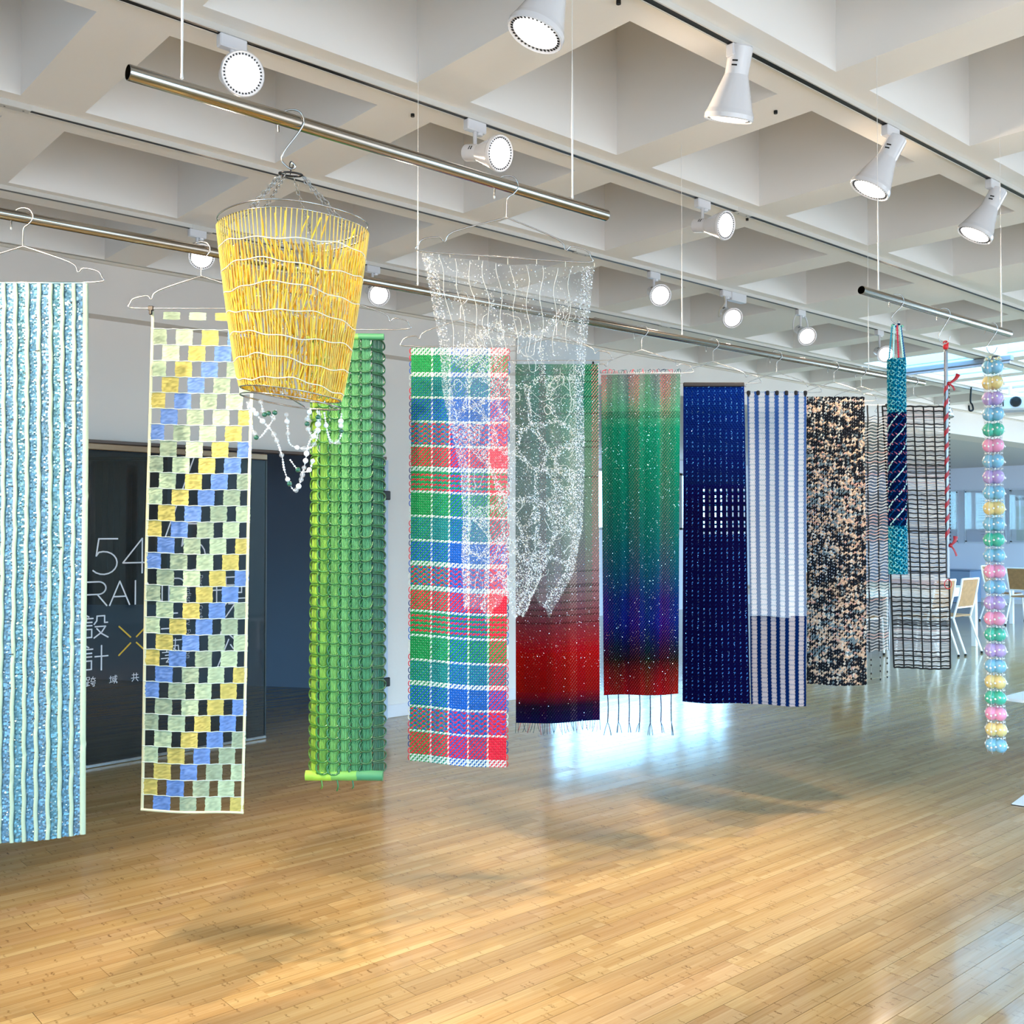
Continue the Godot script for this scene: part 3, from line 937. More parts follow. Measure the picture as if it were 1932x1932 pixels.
# ---------------------------------------------------------------- the hanging textiles
# ribbons crossing over and under: lengthwise (warp) and crosswise (weft)
func weave(o: Node3D, sh: Sheet, nw: int, nh: int, cw: Callable, ch: Callable, ma: Material, dz: float, fw := 0.8, fh := 0.8, names := ["warp", "weft"], wob := 0.0) -> void:
	var ws := (sh.tr.x - sh.tl.x) / nw
	var hs := (sh.tl.y - sh.bl.y) / nh
	var m := MB.new()
	for i in nw:
		var u := (i + 0.5) / nw
		var h := 0.5 * fw / nw
		var b := m.v.size()
		for j in nh + 1:
			var w := float(j) / nh
			var o1 := dz * (1.0 if (i + j) % 2 == 0 else -1.0)
			var col: Color = cw.call(i, j)
			if col.a <= 0.0:
				col = Color(0, 0, 0, 0)
			m.vert(sh.at(u - h, w, o1 * 0.6), Vector3(-0.5, 0, 0.87), col)
			m.vert(sh.at(u, w, o1 + ws * 0.15), Vector3(0, 0, 1), col)
			m.vert(sh.at(u + h, w, o1 * 0.6), Vector3(0.5, 0, 0.87), col)
		for j in nh:
			var a := b + j * 3
			if m.c[a].a <= 0.0:
				continue
			m.ix.append_array(PackedInt32Array([a, a + 1, a + 3, a + 1, a + 4, a + 3, a + 1, a + 2, a + 4, a + 2, a + 5, a + 4]))
	stuff(part(names[0], m, ma, o))
	var q := MB.new()
	for j in nh:
		var w := (j + 0.5) / nh
		var h := 0.5 * fh / nh
		var b := q.v.size()
		for i in nw + 1:
			var u := clampf(float(i) / nw, -0.01, 1.01)
			var o1 := -dz * (1.0 if (i + j) % 2 == 0 else -1.0)
			var wv := w + wob * sin(i * 1.7 + j * 0.9) / nh
			var col: Color = ch.call(i, j)
			q.vert(sh.at(u, wv - h, o1 * 0.6), Vector3(0, 0.5, 0.87), col)
			q.vert(sh.at(u, wv, o1 + hs * 0.15), Vector3(0, 0, 1), col)
			q.vert(sh.at(u, wv + h, o1 * 0.6), Vector3(0, -0.5, 0.87), col)
		for i in nw:
			var a := b + i * 3
			if q.c[a].a <= 0.0:
				continue
			q.ix.append_array(PackedInt32Array([a, a + 3, a + 1, a + 1, a + 3, a + 4, a + 1, a + 4, a + 2, a + 2, a + 4, a + 5]))
	stuff(part(names[1], q, ma, o))


# tiny metal facets caught in the yarn
func glitter(o: Node3D, sh: Sheet, count: int, size: float, ma: Material, pick: Callable, called := "glitter") -> void:
	var m := MB.new()
	for k in count:
		var uv := Vector2(rng.randf(), rng.randf())
		if not pick.call(uv):
			continue
		var p := sh.at(uv.x, uv.y, rng.randf_range(0.001, 0.004))
		var nn := Vector3(rng.randf_range(-0.6, 0.6), rng.randf_range(-0.5, 0.7), 1).normalized()
		var a := nn.cross(Vector3(rng.randf(), rng.randf(), rng.randf())).normalized() * size * rng.randf_range(0.6, 1.3)
		var b := nn.cross(a) * rng.randf_range(0.5, 1.0)
		m.quad(p - a, p - b, p + a, p + b, nn)
	stuff(part(called, m, ma, o))


func ramp(stops: Array, t: float) -> Color:
	for k in stops.size() - 1:
		if t <= stops[k + 1][0]:
			return (stops[k][1] as Color).lerp(stops[k + 1][1], clampf((t - stops[k][0]) / (stops[k + 1][0] - stops[k][0]), 0, 1))
	return stops[-1][1]


func hung(called: String, label: String, category: String, x: float) -> Node3D:
	return thing(called, label, category, Vector3(x, 0, rod_z(x)), FACING, "handwoven cloths on the long rail")


func clips(o: Node3D, xs: Array) -> void:
	for x: float in xs:
		var c := MB.new()
		c.box(Vector3(x, 2.124, 0.0), Vector3(0.016, 0.014, 0.012), Color.WHITE, 0.002)
		c.box(Vector3(x, 2.112, 0.003), Vector3(0.009, 0.016, 0.008), Color.WHITE, 0.002)
		part("clip", c, mat("clip_black", Color(0.14, 0.13, 0.11), 0.35, 0.4), o)


func fringe(o: Node3D, called: String, pts: Array, length: float, cols: Array, r: float, knot := 0.0) -> void:
	var k := 0
	for p: Vector3 in pts:
		var m := MB.new()
		var l := length * rng.randf_range(0.75, 1.1)
		var s := rng.randf_range(-0.012, 0.012)
		if knot > 0.0:
			m.tube(smooth([p, p + Vector3(s * 0.3, -knot * 0.5, 0.001), p + Vector3(0, -knot, 0)], 4), r, 5)
			for q in 3:
				var e := rng.randf_range(-0.016, 0.016)
				m.tube(smooth([p + Vector3(0, -knot, 0), p + Vector3(e * 0.6, -knot - l * 0.45, 0.002), p + Vector3(e, -knot - l, 0.001)], 3), r * 0.55, 4)
		else:
			m.tube(smooth([p, p + Vector3(s * 0.4, -l * 0.5, 0.002), p + Vector3(s, -l, 0)], 4), r, 5)
		part(called, m, mat("fringe" + str(cols[k % cols.size()]), cols[k % cols.size()], 0.8), o)
		k += 1


func build_textiles() -> void:
	var yarn := mat("yarn", Color(0.87, 0.87, 0.87), 0.95, 0.0, {"vertex_color_use_as_albedo": true, "metallic_specular": 0.15, "backlight_enabled": true, "backlight": Color(0.2, 0.2, 0.2)})
	var tape := mat("plastic_tape", Color(0.82, 0.82, 0.82), 0.45, 0.0, {"vertex_color_use_as_albedo": true, "metallic_specular": 0.3, "backlight_enabled": true, "backlight": Color(0.22, 0.22, 0.22)})
	var spark := mat("silver_glitter", Color(0.95, 0.97, 1.0), 0.12, 1.0)
	for h in [[0.801, "wire hanger holding the pale blue striped cloth"], [1.298, "wire hanger holding the yellow and blue patch cloth"], [1.793, "wire hanger holding the green cord cloth"], [2.27, "wire hanger holding the plaid tape cloth"], [2.74, "wire hanger behind the sheer cloth, holding the red ended cloth"], [3.222, "wire hanger holding the green to red glitter cloth"], [3.689, "wire hanger holding the navy cloth"], [4.165, "wire hanger holding the blue and white striped cloth"], [4.65, "wire hanger holding the black and peach tweed cloth"], [4.905, "wire hanger holding the wavy thread curtain"], [5.44, "last wire hanger, holding the black checked gauze"]]:
		hanger(h[0], h[1])
	striped_ribbon_cloth()
	patch_cloth()
	cord_cloth()
	# plaid of plastic tapes
	var o := hung("plaid_cloth", "long plaid cloth woven of green, blue, red and white plastic tape", "cloth", 2.27)
	var sh := Sheet.new(Vector2(-0.178, 2.118), Vector2(0.172, 2.118), Vector2(-0.18, 0.631), Vector2(0.165, 0.604), 0.008, 0.006, 1.0)
	var G := lin(0.0, 0.60, 0.31)
	var T := lin(0.0, 0.51, 0.57)
	var B := lin(0.0, 0.38, 0.80)
	var R := lin(0.90, 0.13, 0.24)
	var WH := lin(0.88, 0.95, 0.94)
	var cols := [G, lin(0.0, 0.55, 0.5), B, lin(0.1, 0.38, 0.66), lin(0.92, 0.14, 0.26)]
	var cyc := [G, T, B, B, R, G]
	var band := 0.0575
	weave(o, sh, 44, 170, func(i, _j):
		if i == 9 or i == 17 or i == 26 or i == 35:
			return WH
		return cols[clampi(int(i / 8.9), 0, 4)],
	func(i, j):
		var t: float = j / 170.0 / band
		var k := int(t)
		var f := t - k
		if f < 0.13 or j > 166 or j < 3:
			return WH
		var c: Color = cyc[k % 6]
		if k % 6 == 3 and (j + int(i / 2)) % 2 == 0:
			return R
		if k % 6 == 5 and j % 2 == 0:
			c = R
		var f2 := 0.72 + 0.5 * fposmod(sin(i * 12.9 + j * 78.2) * 437.5, 1.0)
		return Color(c.r * f2, c.g * f2, c.b * f2), tape, 0.0022, 0.74, 0.86, ["warp_tape", "weft_tape"])
	# edge loops of the plaid
	for s in [0.0, 1.0]:
		var m := MB.new()
		for k in 62:
			var p := sh.at(s, (k + 0.5) / 62.0)
			var e: float = -1.0 if s == 0.0 else 1.0
			m.tube(arc(p, Vector3(0.006 * e, 0, 0), Vector3(0, 0.0095, 0.001), -1.6, 1.6, 6), 0.0016, 5, [R, B, WH, R, lin(0.1, 0.2, 0.5)][(k / 2) % 5])
		stuff(part("edge_loops", m, tape, o))

	# dark green to red to navy, streaked
	o = hung("ombre_cloth", "streaked green grey cloth fading to red and navy with short fringe, behind the sheer cloth", "cloth", 2.74)
	sh = Sheet.new(Vector2(-0.163, 2.11), Vector2(0.161, 2.11), Vector2(-0.161, 0.708), Vector2(0.165, 0.719), 0.006, 0.004, 2.0)
	var pal := [lin(0.02, 0.3, 0.22), lin(0.3, 0.34, 0.3), lin(0.02, 0.36, 0.28), lin(0.36, 0.24, 0.24), lin(0.2, 0.42, 0.36), lin(0.3, 0.4, 0.44), lin(0.24, 0.44, 0.36), lin(0.55, 0.6, 0.58), lin(0.2, 0.32, 0.4), lin(0.3, 0.46, 0.4), lin(0.6, 0.4, 0.42)]
	var wr := []
	var stop := [[0.0, lin(0.02, 0.34, 0.25)], [0.12, lin(0.05, 0.36, 0.28)], [0.25, lin(0.28, 0.42, 0.36)], [0.45, lin(0.36, 0.44, 0.42)], [0.6, lin(0.42, 0.36, 0.40)], [0.72, lin(0.4, 0.16, 0.2)], [0.8, lin(0.54, 0.01, 0.05)], [0.91, lin(0.44, 0.01, 0.04)], [0.95, lin(0.1, 0.02, 0.12)], [1.0, lin(0.04, 0.03, 0.22)]]
	weave(o, sh, 60, 190, func(i, j):
		var c: Color = pal[int(i / 5.5)]
		var w: float = j / 190.0
		var r := ramp(stop, w)
		return c.lerp(r, clampf((w - 0.55) * 5.0, 0.1, 0.9)).lerp(lin(0.45, 0.42, 0.42), 0.25 * clampf(1.0 - absf(w - 0.4) * 3.0, 0, 1)),
	func(_i, j):
		var c := ramp(stop, j / 190.0)
		var d: float = 0.45 if [3, 5, 9, 17, 26, 41, 44, 60, 110, 117, 118, 121, 126, 130, 133, 137].has(j) else 1.0
		return Color(c.r * d, c.g * d, c.b * d), yarn, 0.0009, 1.04, 1.04)
	glitter(o, sh, 2600, 0.0011, spark, func(uv): return uv.y < 0.85 or rng.randf() < 0.2)
	var fp := []
	for k in 36:
		fp.append(sh.at(k / 35.0, 1.0))
	fringe(o, "fringe", fp, 0.042, [Color(0.1, 0.22, 0.22), Color(0.16, 0.14, 0.2), Color(0.6, 0.1, 0.12), Color(0.12, 0.2, 0.24)], 0.001)
	var edge := MB.new()
	for k in 120:
		var p := sh.at(1.0, k / 119.0)
		edge.tube(PackedVector3Array([p, p + Vector3(rng.randf_range(0.002, 0.005), rng.randf_range(-0.003, 0.003), 0)]), 0.001, 4)
	stuff(part("selvedge", edge, mat("selvedge_white", Color(0.8, 0.85, 0.84), 0.7), o))

	# green to navy to red, with knotted fringe
	o = hung("glitter_cloth", "glittering cloth fading from grey through emerald and navy to red, with knotted tassels", "cloth", 3.222)
	sh = Sheet.new(Vector2(-0.172, 2.116), Vector2(0.162, 2.12), Vector2(-0.163, 0.768), Vector2(0.15, 0.775), 0.005, 0.004, 0.4)
	var top := [lin(0.62, 0.3, 0.36), lin(0.38, 0.38, 0.4), lin(0.24, 0.45, 0.38), lin(0.22, 0.36, 0.38), lin(0.2, 0.26, 0.36), lin(0.5, 0.28, 0.36), lin(0.6, 0.34, 0.36), lin(0.36, 0.42, 0.4), lin(0.2, 0.48, 0.36), lin(0.22, 0.38, 0.4), lin(0.26, 0.3, 0.38), lin(0.6, 0.26, 0.34), lin(0.6, 0.32, 0.36), lin(0.42, 0.44, 0.42), lin(0.22, 0.44, 0.38)]
	var st2 := [[0.0, lin(0.36, 0.42, 0.42)], [0.11, lin(0.22, 0.5, 0.4)], [0.17, lin(0.0, 0.42, 0.33)], [0.35, lin(0.0, 0.39, 0.32)], [0.5, lin(0.0, 0.33, 0.33)], [0.62, lin(0.02, 0.24, 0.36)], [0.70, lin(0.02, 0.1, 0.38)], [0.77, lin(0.03, 0.06, 0.4)], [0.85, lin(0.04, 0.02, 0.18)], [0.89, lin(0.1, 0.01, 0.04)], [0.94, lin(0.38, 0.01, 0.03)], [1.0, lin(0.5, 0.01, 0.04)]]
	weave(o, sh, 58, 180, func(i, j):
		var w: float = j / 180.0
		return (top[int(i / 3.9) % 15] as Color).lerp(ramp(st2, w), clampf((w - 0.06) * 9.0, 0.05, 0.8)),
	func(i, j):
		var c := ramp(st2, j / 180.0)
		var d := 0.8 + 0.3 * sin(i * 0.7) * sin(i * 0.23 + 1.0)
		if [21, 22, 23, 24].has(j):
			d *= 0.6
		return Color(c.r * d, c.g * d, c.b * d), yarn, 0.0009, 1.04, 1.04)
	glitter(o, sh, 3000, 0.0013, spark, func(uv): return rng.randf() < 1.05 - uv.y * 0.75)
	fp = []
	for k in 7:
		fp.append(sh.at(0.05 + 0.855 * k / 6.0, 0.998))
	fringe(o, "tassel", fp, 0.055, [Color(0.06, 0.08, 0.22), Color(0.05, 0.16, 0.28), Color(0.08, 0.1, 0.28)], 0.0024, 0.115)
	fp = []
	for k in 40:
		fp.append(sh.at(k / 39.0, 0.0) + Vector3(0, 0.004, 0))
	var tf := MB.new()
	for p: Vector3 in fp:
		tf.tube(smooth([p, p + Vector3(rng.randf_range(-0.006, 0.006), rng.randf_range(0.008, 0.016), 0.003), p + Vector3(rng.randf_range(-0.014, 0.014), rng.randf_range(0.008, 0.02), 0.004)], 3), 0.0011, 4, [lin(0.2, 0.25, 0.35), lin(0.8, 0.2, 0.3), lin(0.2, 0.4, 0.4)][rng.randi_range(0, 2)])
	stuff(part("top_fringe", tf, yarn, o))

	# navy with shimmering lines
	o = hung("navy_cloth", "dark navy cloth with fine shimmering vertical lines", "cloth", 3.689)
	sh = Sheet.new(Vector2(-0.134, 2.126), Vector2(0.14, 2.128), Vector2(-0.143, 0.692), Vector2(0.158, 0.681), 0.006, 0.004, 2.6)
	var top2 := MB.new()
	top2.box(Vector3(0.003, 2.118, 0.0), Vector3(0.276, 0.02, 0.012), Color.WHITE, 0.004)
	part("hem", top2, mat("navy_hem", Color(0.01, 0.015, 0.07), 0.7), o)
	weave(o, sh, 44, 150, func(i, j):
		var w: float = j / 150.0
		if i % 4 == 2 and not (w > 0.33 and w < 0.47 and i > 12 and (j % 3 != 0)):
			return lin(0.16, 0.36, 0.62) if sin(i * 3.1 + j * 0.9) > -0.2 else lin(0.02, 0.1, 0.3)
		if i % 4 == 2:
			return Color(0, 0, 0, 0)
		return lin(0.015, 0.14, 0.42).lerp(lin(0.012, 0.03, 0.2), clampf(w * 2.6, 0, 1)),
	func(i, j):
		var w: float = j / 150.0
		if w > 0.33 and w < 0.47 and i > 12 and i % 4 == 2 and j % 4 > 0:
			return Color(0, 0, 0, 0)
		return lin(0.012, 0.13, 0.42).lerp(lin(0.01, 0.02, 0.17), clampf(w * 2.6, 0, 1)), yarn, 0.0012, 1.02, 1.02)
	glitter(o, sh, 5000, 0.0014, mat("blue_glitter", Color(0.55, 0.75, 0.95), 0.2, 1.0), func(uv): return absf(fposmod(uv.x * 11.0, 1.0) - 0.6) < 0.13)

	# broad blue and white stripes, doubled above
	o = hung("striped_cloth", "blue and white vertically striped cloth, darker in its lower part", "cloth", 4.165)
	sh = Sheet.new(Vector2(-0.143, 2.13), Vector2(0.142, 2.13), Vector2(-0.131, 0.63), Vector2(0.133, 0.62), 0.008, 0.004, 0.2)
	var low := Sheet.new(sh.tl.lerp(sh.bl, 0.715), sh.tr.lerp(sh.br, 0.715), sh.bl, sh.br, 0.006, 0.004, 0.2)
	var upp := Sheet.new(sh.tl, sh.tr, sh.tl.lerp(sh.bl, 0.72), sh.tr.lerp(sh.br, 0.72), 0.006, 0.004, 0.2)
	var blue_at := func(i): return fposmod((i + 0.5) / 56.0 * 6.0 + 0.22, 1.0) < 0.44
	weave(o, upp, 56, 130, func(i, j):
		if blue_at.call(i):
			return lin(0.24, 0.42, 0.70).lerp(lin(0.46, 0.55, 0.68), clampf(j / 110.0, 0, 1))
		return lin(0.84, 0.87, 0.9),
	func(i, j):
		if blue_at.call(i):
			return lin(0.22, 0.38, 0.68).lerp(lin(0.44, 0.52, 0.66), clampf(j / 110.0, 0, 1))
		return lin(0.86, 0.88, 0.92) if j % 3 else lin(0.7, 0.78, 0.86), yarn, 0.0008, 1.02, 1.02, ["upper_warp", "upper_weft"])
	weave(o, low, 56, 56, func(i, _j): return lin(0.04, 0.14, 0.34) if blue_at.call(i) else lin(0.66, 0.65, 0.68),
	func(i, j): return lin(0.03, 0.13, 0.33) if blue_at.call(i) else (lin(0.68, 0.66, 0.69) if j % 3 else lin(0.52, 0.54, 0.62)), yarn, 0.0008, 1.02, 1.02, ["lower_warp", "lower_weft"])
	glitter(o, upp, 900, 0.001, spark, func(uv): return not blue_at.call(int(uv.x * 56)))
	for k in 7:
		var c := MB.new()
		c.box(Vector3(-0.136 + 0.0455 * k, 2.122, 0.003), Vector3(0.017, 0.022, 0.012), Color.WHITE, 0.004)
		part("loop", c, mat("navy_hem"), o)
	clips(o, [-0.136, 0.137])

	# tweed of black and peach
	o = hung("tweed_cloth", "coarse black, peach and grey tweed cloth", "cloth", 4.65)
	sh = Sheet.new(Vector2(-0.14, 2.146), Vector2(0.158, 2.146), Vector2(-0.15, 0.679), Vector2(0.158, 0.671), 0.006, 0.005, 1.4)
	var tw := [lin(0.1, 0.1, 0.12), lin(0.13, 0.15, 0.18), lin(0.84, 0.72, 0.62), lin(0.8, 0.62, 0.57), lin(0.42, 0.5, 0.54), lin(0.85, 0.82, 0.77)]
	var fn := FastNoiseLite.new()
	fn.seed = 5
	fn.frequency = 0.11
	weave(o, sh, 26, 104, func(i, j):
		var v := fn.get_noise_2d(i * 9.0, j * 1.2)
		return tw[0] if v < 0.09 else (tw[2] if v < 0.2 else (tw[4] if v < 0.3 else tw[5])),
	func(i, j):
		var v := fn.get_noise_2d(i * 0.8 + 300.0, j * 7.0)
		var d := 0.12 + 0.18 * sin(j * 0.13)
		return tw[1] if v < d - 0.1 else (tw[2] if v < d + 0.12 else (tw[3] if v < d + 0.2 else tw[4])), yarn, 0.0024, 0.72, 0.8, ["warp", "weft"], 0.25)

	# open curtain of wavy threads with black ribbons
	o = hung("thread_curtain", "narrow see-through curtain of wavy black, white and pink threads with beaded tails", "cloth", 4.905)
	sh = Sheet.new(Vector2(-0.15, 2.12), Vector2(0.14, 2.13), Vector2(-0.14, 0.82), Vector2(0.135, 0.83), 0.006, 0.004, 0.9)
	var th := MB.new()
	for j in 150:
		var w := 0.05 + 0.95 * j / 150.0
		var pts := PackedVector3Array()
		for i in 26:
			pts.append(sh.at(i / 25.0, w + 0.0035 * sin(i * 1.25 + j * 0.21), 0.002 * sin(i * 2.0)))
		var v := fn.get_noise_2d(j * 3.0, 50.0)
		var pale := sin(j * 0.16) > 0.1
		th.tube(pts, 0.0021 if j % 2 else 0.0016, 4, (lin(0.14, 0.14, 0.16) if j % 2 == 0 else (lin(0.88, 0.86, 0.86) if pale or v < 0.1 else lin(0.9, 0.72, 0.68))), false)
	stuff(part("wavy_thread", th, yarn, o))
	for k in 4:
		var u: float = [0.35, 0.63, 0.82, 1.0][k]
		var rb := MB.new()
		var pts := PackedVector3Array()
		for j in 40:
			pts.append(sh.at(u, j / 39.0, -0.003 if (j % 4) < 2 else 0.003))
		rb.tube(pts, 0.0045 if k < 3 else 0.0022, 4, Color.WHITE, false, 0.3)
		part("ribbon", rb, mat("black_ribbon", Color(0.06, 0.06, 0.07), 0.6), o)
	for k in 5:
		var p := sh.at([0.1, 0.45, 0.66, 0.84, 0.97][k], 1.0)
		var m := MB.new()
		m.tube(PackedVector3Array([p, p + Vector3(0.003, -0.17 + 0.02 * (k % 3), 0)]), 0.0006, 4)
		part("tail", m, mat("clear_thread", Color(0.75, 0.76, 0.8), 0.3), o)
		var bd := MB.new()
		for q in 4:
			bd.ball(p + Vector3(0.001, -0.04 - 0.036 * q + 0.008 * ((k + q) % 2), 0), Vector3(0.0045, 0.0055, 0.0045), 8, 6)
		stuff(part("bead", bd, mat("black_bead", Color(0.05, 0.05, 0.06), 0.2), o))
	clips(o, [0.135])

	# black checked gauze
	o = hung("checked_gauze", "black grid of cords over loose white and grey threads, last cloth on the rail", "cloth", 5.44)
	sh = Sheet.new(Vector2(-0.18, 2.16), Vector2(0.165, 2.156), Vector2(-0.115, 0.698), Vector2(0.205, 0.692), 0.01, 0.006, 0.5, 0.012)
	var gz := MB.new()
	for j in 170:
		var w := (j + 0.5) / 170.0
		var pts := PackedVector3Array()
		for i in 15:
			pts.append(sh.at(i / 14.0, w + rng.randf_range(-0.0016, 0.0016), rng.randf_range(-0.0015, 0.0015)))
		var dense := sin(w * 31.0) > 0.3
		gz.tube(pts, 0.0036 if dense else 0.003, 4, [lin(0.98, 0.97, 0.97), lin(0.84, 0.83, 0.84), lin(1.0, 0.99, 0.98), lin(0.88, 0.8, 0.8), lin(0.45, 0.45, 0.47)][rng.randi_range(0, 4 if dense else 2)])
	stuff(part("loose_thread", gz, yarn, o))
	var blk := mat("black_cord", Color(0.035, 0.03, 0.04), 0.8)
	for k in 7:
		var m := MB.new()
		var pts := PackedVector3Array()
		for j in 60:
			pts.append(sh.at(k / 6.0, j / 59.0, 0.004))
		m.tube(pts, 0.0046 if k % 6 == 0 else 0.0038, 5)
		part("upright_cord", m, blk, o)
	var ys := []
	var w2 := 0.0
	while w2 < 1.0:
		ys.append(w2)
		w2 += 0.0175 if sin(w2 * 31.0) < 0.35 else 0.05
	ys.append(1.0)
	for w: float in ys:
		var m := MB.new()
		var pts := PackedVector3Array()
		for i in 25:
			pts.append(sh.at(i / 24.0, w + 0.0012 * sin(i * 1.6 + w * 40.0), 0.003))
		m.tube(pts, 0.0048 if w in [0.0, 1.0] else 0.0034, 5)
		part("cross_cord", m, blk, o)


# pale blue crinkled ribbon between raised cream cords
func striped_ribbon_cloth() -> void:
	var o := hung("ribbon_cloth", "wide pale blue cloth of crinkled shiny ribbon striped with cream cords, at the picture's edge", "cloth", 0.801)
	var sh := Sheet.new(Vector2(-0.172, 2.122), Vector2(0.172, 2.119), Vector2(-0.165, 0.615), Vector2(0.175, 0.645), 0.006, 0.004, 0.8)
	var foil := [mat("blue_foil", Color(0.33, 0.50, 0.60), 0.32, 0.35), mat("pale_foil", Color(0.37, 0.52, 0.62), 0.3, 0.4), mat("mint_foil", Color(0.34, 0.52, 0.59), 0.34, 0.35)]
	var n := 11
	for k in n:
		var m := MB.new()
		var u0 := (k + 0.02) / n
		var rows := 330
		var px := []
		for j in rows + 1:
			var row := []
			for i in 7:
				row.append(sh.at(u0 + (i / 6.0) * 0.98 / n + rng.randf_range(-0.002, 0.002), (j + rng.randf_range(-0.3, 0.3)) / rows, rng.randf_range(-0.0016, 0.0016)))
			px.append(row)
		for j in rows:
			for i in 6:
				var a: Vector3 = px[j][i]
				var b: Vector3 = px[j][i + 1]
				var c: Vector3 = px[j + 1][i + 1]
				var d: Vector3 = px[j + 1][i]
				var n1 := (b - a).cross(a - d).normalized()
				if n1.z < 0:
					n1 = -n1
				m.quad(a, b, c, d, n1)
		part("ribbon", m, foil[k % 3], o)
	for k in n + 1:
		var m := MB.new()
		var pts := PackedVector3Array()
		for j in 130:
			pts.append(sh.at(clampf(float(k) / n + (0.003 * sin(j * 0.7 + k) if k % n else 0.0), 0, 1), j / 129.0, 0.0035 - 0.003 * float((j * 7 + k * 13) % 29 == 0)))
		m.tube(pts, 0.0056 if k < n else 0.0075, 6, Color.WHITE, false, 0.55)
		part("cord", m, mat("cream_cord", Color(0.62, 0.7, 0.62), 0.7, 0.0, {"backlight_enabled": true, "backlight": Color(0.3, 0.3, 0.28)}), o)
	var sl := MB.new()
	for k in 150:
		var i := k % n
		var w := 0.06 * int(k / n) + 0.004 * ((i * 5) % 11) + 0.03
		if w > 0.98:
			continue
		var p := sh.at((i + 0.86) / n, w, 0.0045)
		sl.box(p, Vector3(0.012, 0.0028, 0.002), Color.WHITE, 0.0005, Basis(Vector3(0, 0, 1), 0.1))
	stuff(part("slit", sl, mat("slit_dark", Color(0.08, 0.12, 0.15), 0.6), o))
	glitter(o, sh, 3000, 0.0016, mat("silver_glitter"), func(uv): return absf(fposmod(uv.x * 11.0, 1.0) - 0.5) < 0.3)
	var hm := MB.new()
	hm.box(Vector3(0, 2.121, 0), Vector3(0.344, 0.006, 0.008), Color.WHITE, 0.002)
	part("hem", hm, mat("mint_foil"), o)


# open chequer of translucent woven patches
func patch_cloth() -> void:
	var o := hung("patch_cloth", "openwork cloth of yellow, mint and blue translucent woven patches with square holes", "cloth", 1.298)
	var sh := Sheet.new(Vector2(-0.15, 2.115), Vector2(0.163, 2.108), Vector2(-0.168, 0.625), Vector2(0.138, 0.615), 0.01, 0.006, 2.2)
	var cols := {"y": Color(0.75, 0.72, 0.40), "b": Color(0.38, 0.54, 0.82), "m": Color(0.68, 0.78, 0.66), "g": Color(0.58, 0.67, 0.58)}
	var pm := {}
	for k in cols:
		pm[k] = mat("patch_" + k, cols[k], 0.7, 0.0, {"vertex_color_use_as_albedo": true, "backlight_enabled": true, "backlight": Color(0.75, 0.75, 0.75)})
	var rows := 31
	var order := "ybgm"
	for r in rows:
		for c in 8:
			if (r + c) % 2 == 0:
				continue
			var key := order[(int(c / 2) + int(r / 2) + 2) % 4]
			# the diagonals of colour run down to the left
			var m := MB.new()
			var u0 := c / 8.0 - (0.012 if c else 0.0)
			var u1 := (c + 1) / 8.0 + 0.025
			u1 = minf(u1, 1.0)
			var w0 := (r + 0.1) / rows
			var w1 := (r + 1.06) / rows
			if r == 0:
				w0 = 0.0
				w1 = 0.45 / rows
			var nx := 6
			var ny := 12
			var b := m.v.size()
			for j in ny + 1:
				for i in nx + 1:
					var x := lerpf(u0, u1, float(i) / nx)
					var y := lerpf(w0, w1, float(j) / ny)
					var rag := rng.randf_range(-0.004, 0.004) if i in [0, nx] else 0.0
					var sag := 0.0022 * sin(PI * i / nx) * (1 if j > ny / 2 else -1)
					var z := rng.randf_range(-0.0008, 0.0008) + 0.0016 * sin(PI * i / nx) * sin(PI * j / ny)
					var tone := rng.randf_range(0.78, 1.02) if i > 0 and i < nx else 1.04
					if i in [2, 3, 4]:
						tone *= 0.9
					m.vert(sh.at(x + rag, y + sag * 0.4, z), Vector3(rng.randf_range(-0.15, 0.15), rng.randf_range(-0.4, 0.4), 1).normalized(), Color(tone, tone, tone))
			for j in ny:
				for i in nx:
					var a := b + j * (nx + 1) + i
					m.ix.append_array(PackedInt32Array([a, a + 1, a + nx + 1, a + 1, a + nx + 2, a + nx + 1]))
			part("woven_patch", m, pm[key], o)
	var tapes := mat("edge_tape", Color(0.8, 0.82, 0.7), 0.7, 0.0, {"backlight_enabled": true, "backlight": Color(0.6, 0.6, 0.6)})
	for u in [0.012, 0.985]:
		var m := MB.new()
		var pts := PackedVector3Array()
		for j in 60:
			pts.append(sh.at(u, j / 59.0, 0.0))
		m.tube(pts, 0.0048, 5, Color.WHITE, false, 0.3)
		part("edge_tape", m, tapes, o)
	for r in range(1, rows + 1):
		var m := MB.new()
		var pts := PackedVector3Array()
		for i in 33:
			pts.append(sh.at(i / 32.0, minf((r + 0.06) / rows + 0.0006 * sin(i * PI / 2.0), 1.0), 0.001))
		m.tube(pts, 0.0011 if r < rows else 0.004, 5)
		part("cross_thread", m, tapes if r == rows else mat("pale_thread", Color(0.7, 0.78, 0.78), 0.7), o)
	clips(o, [-0.15])


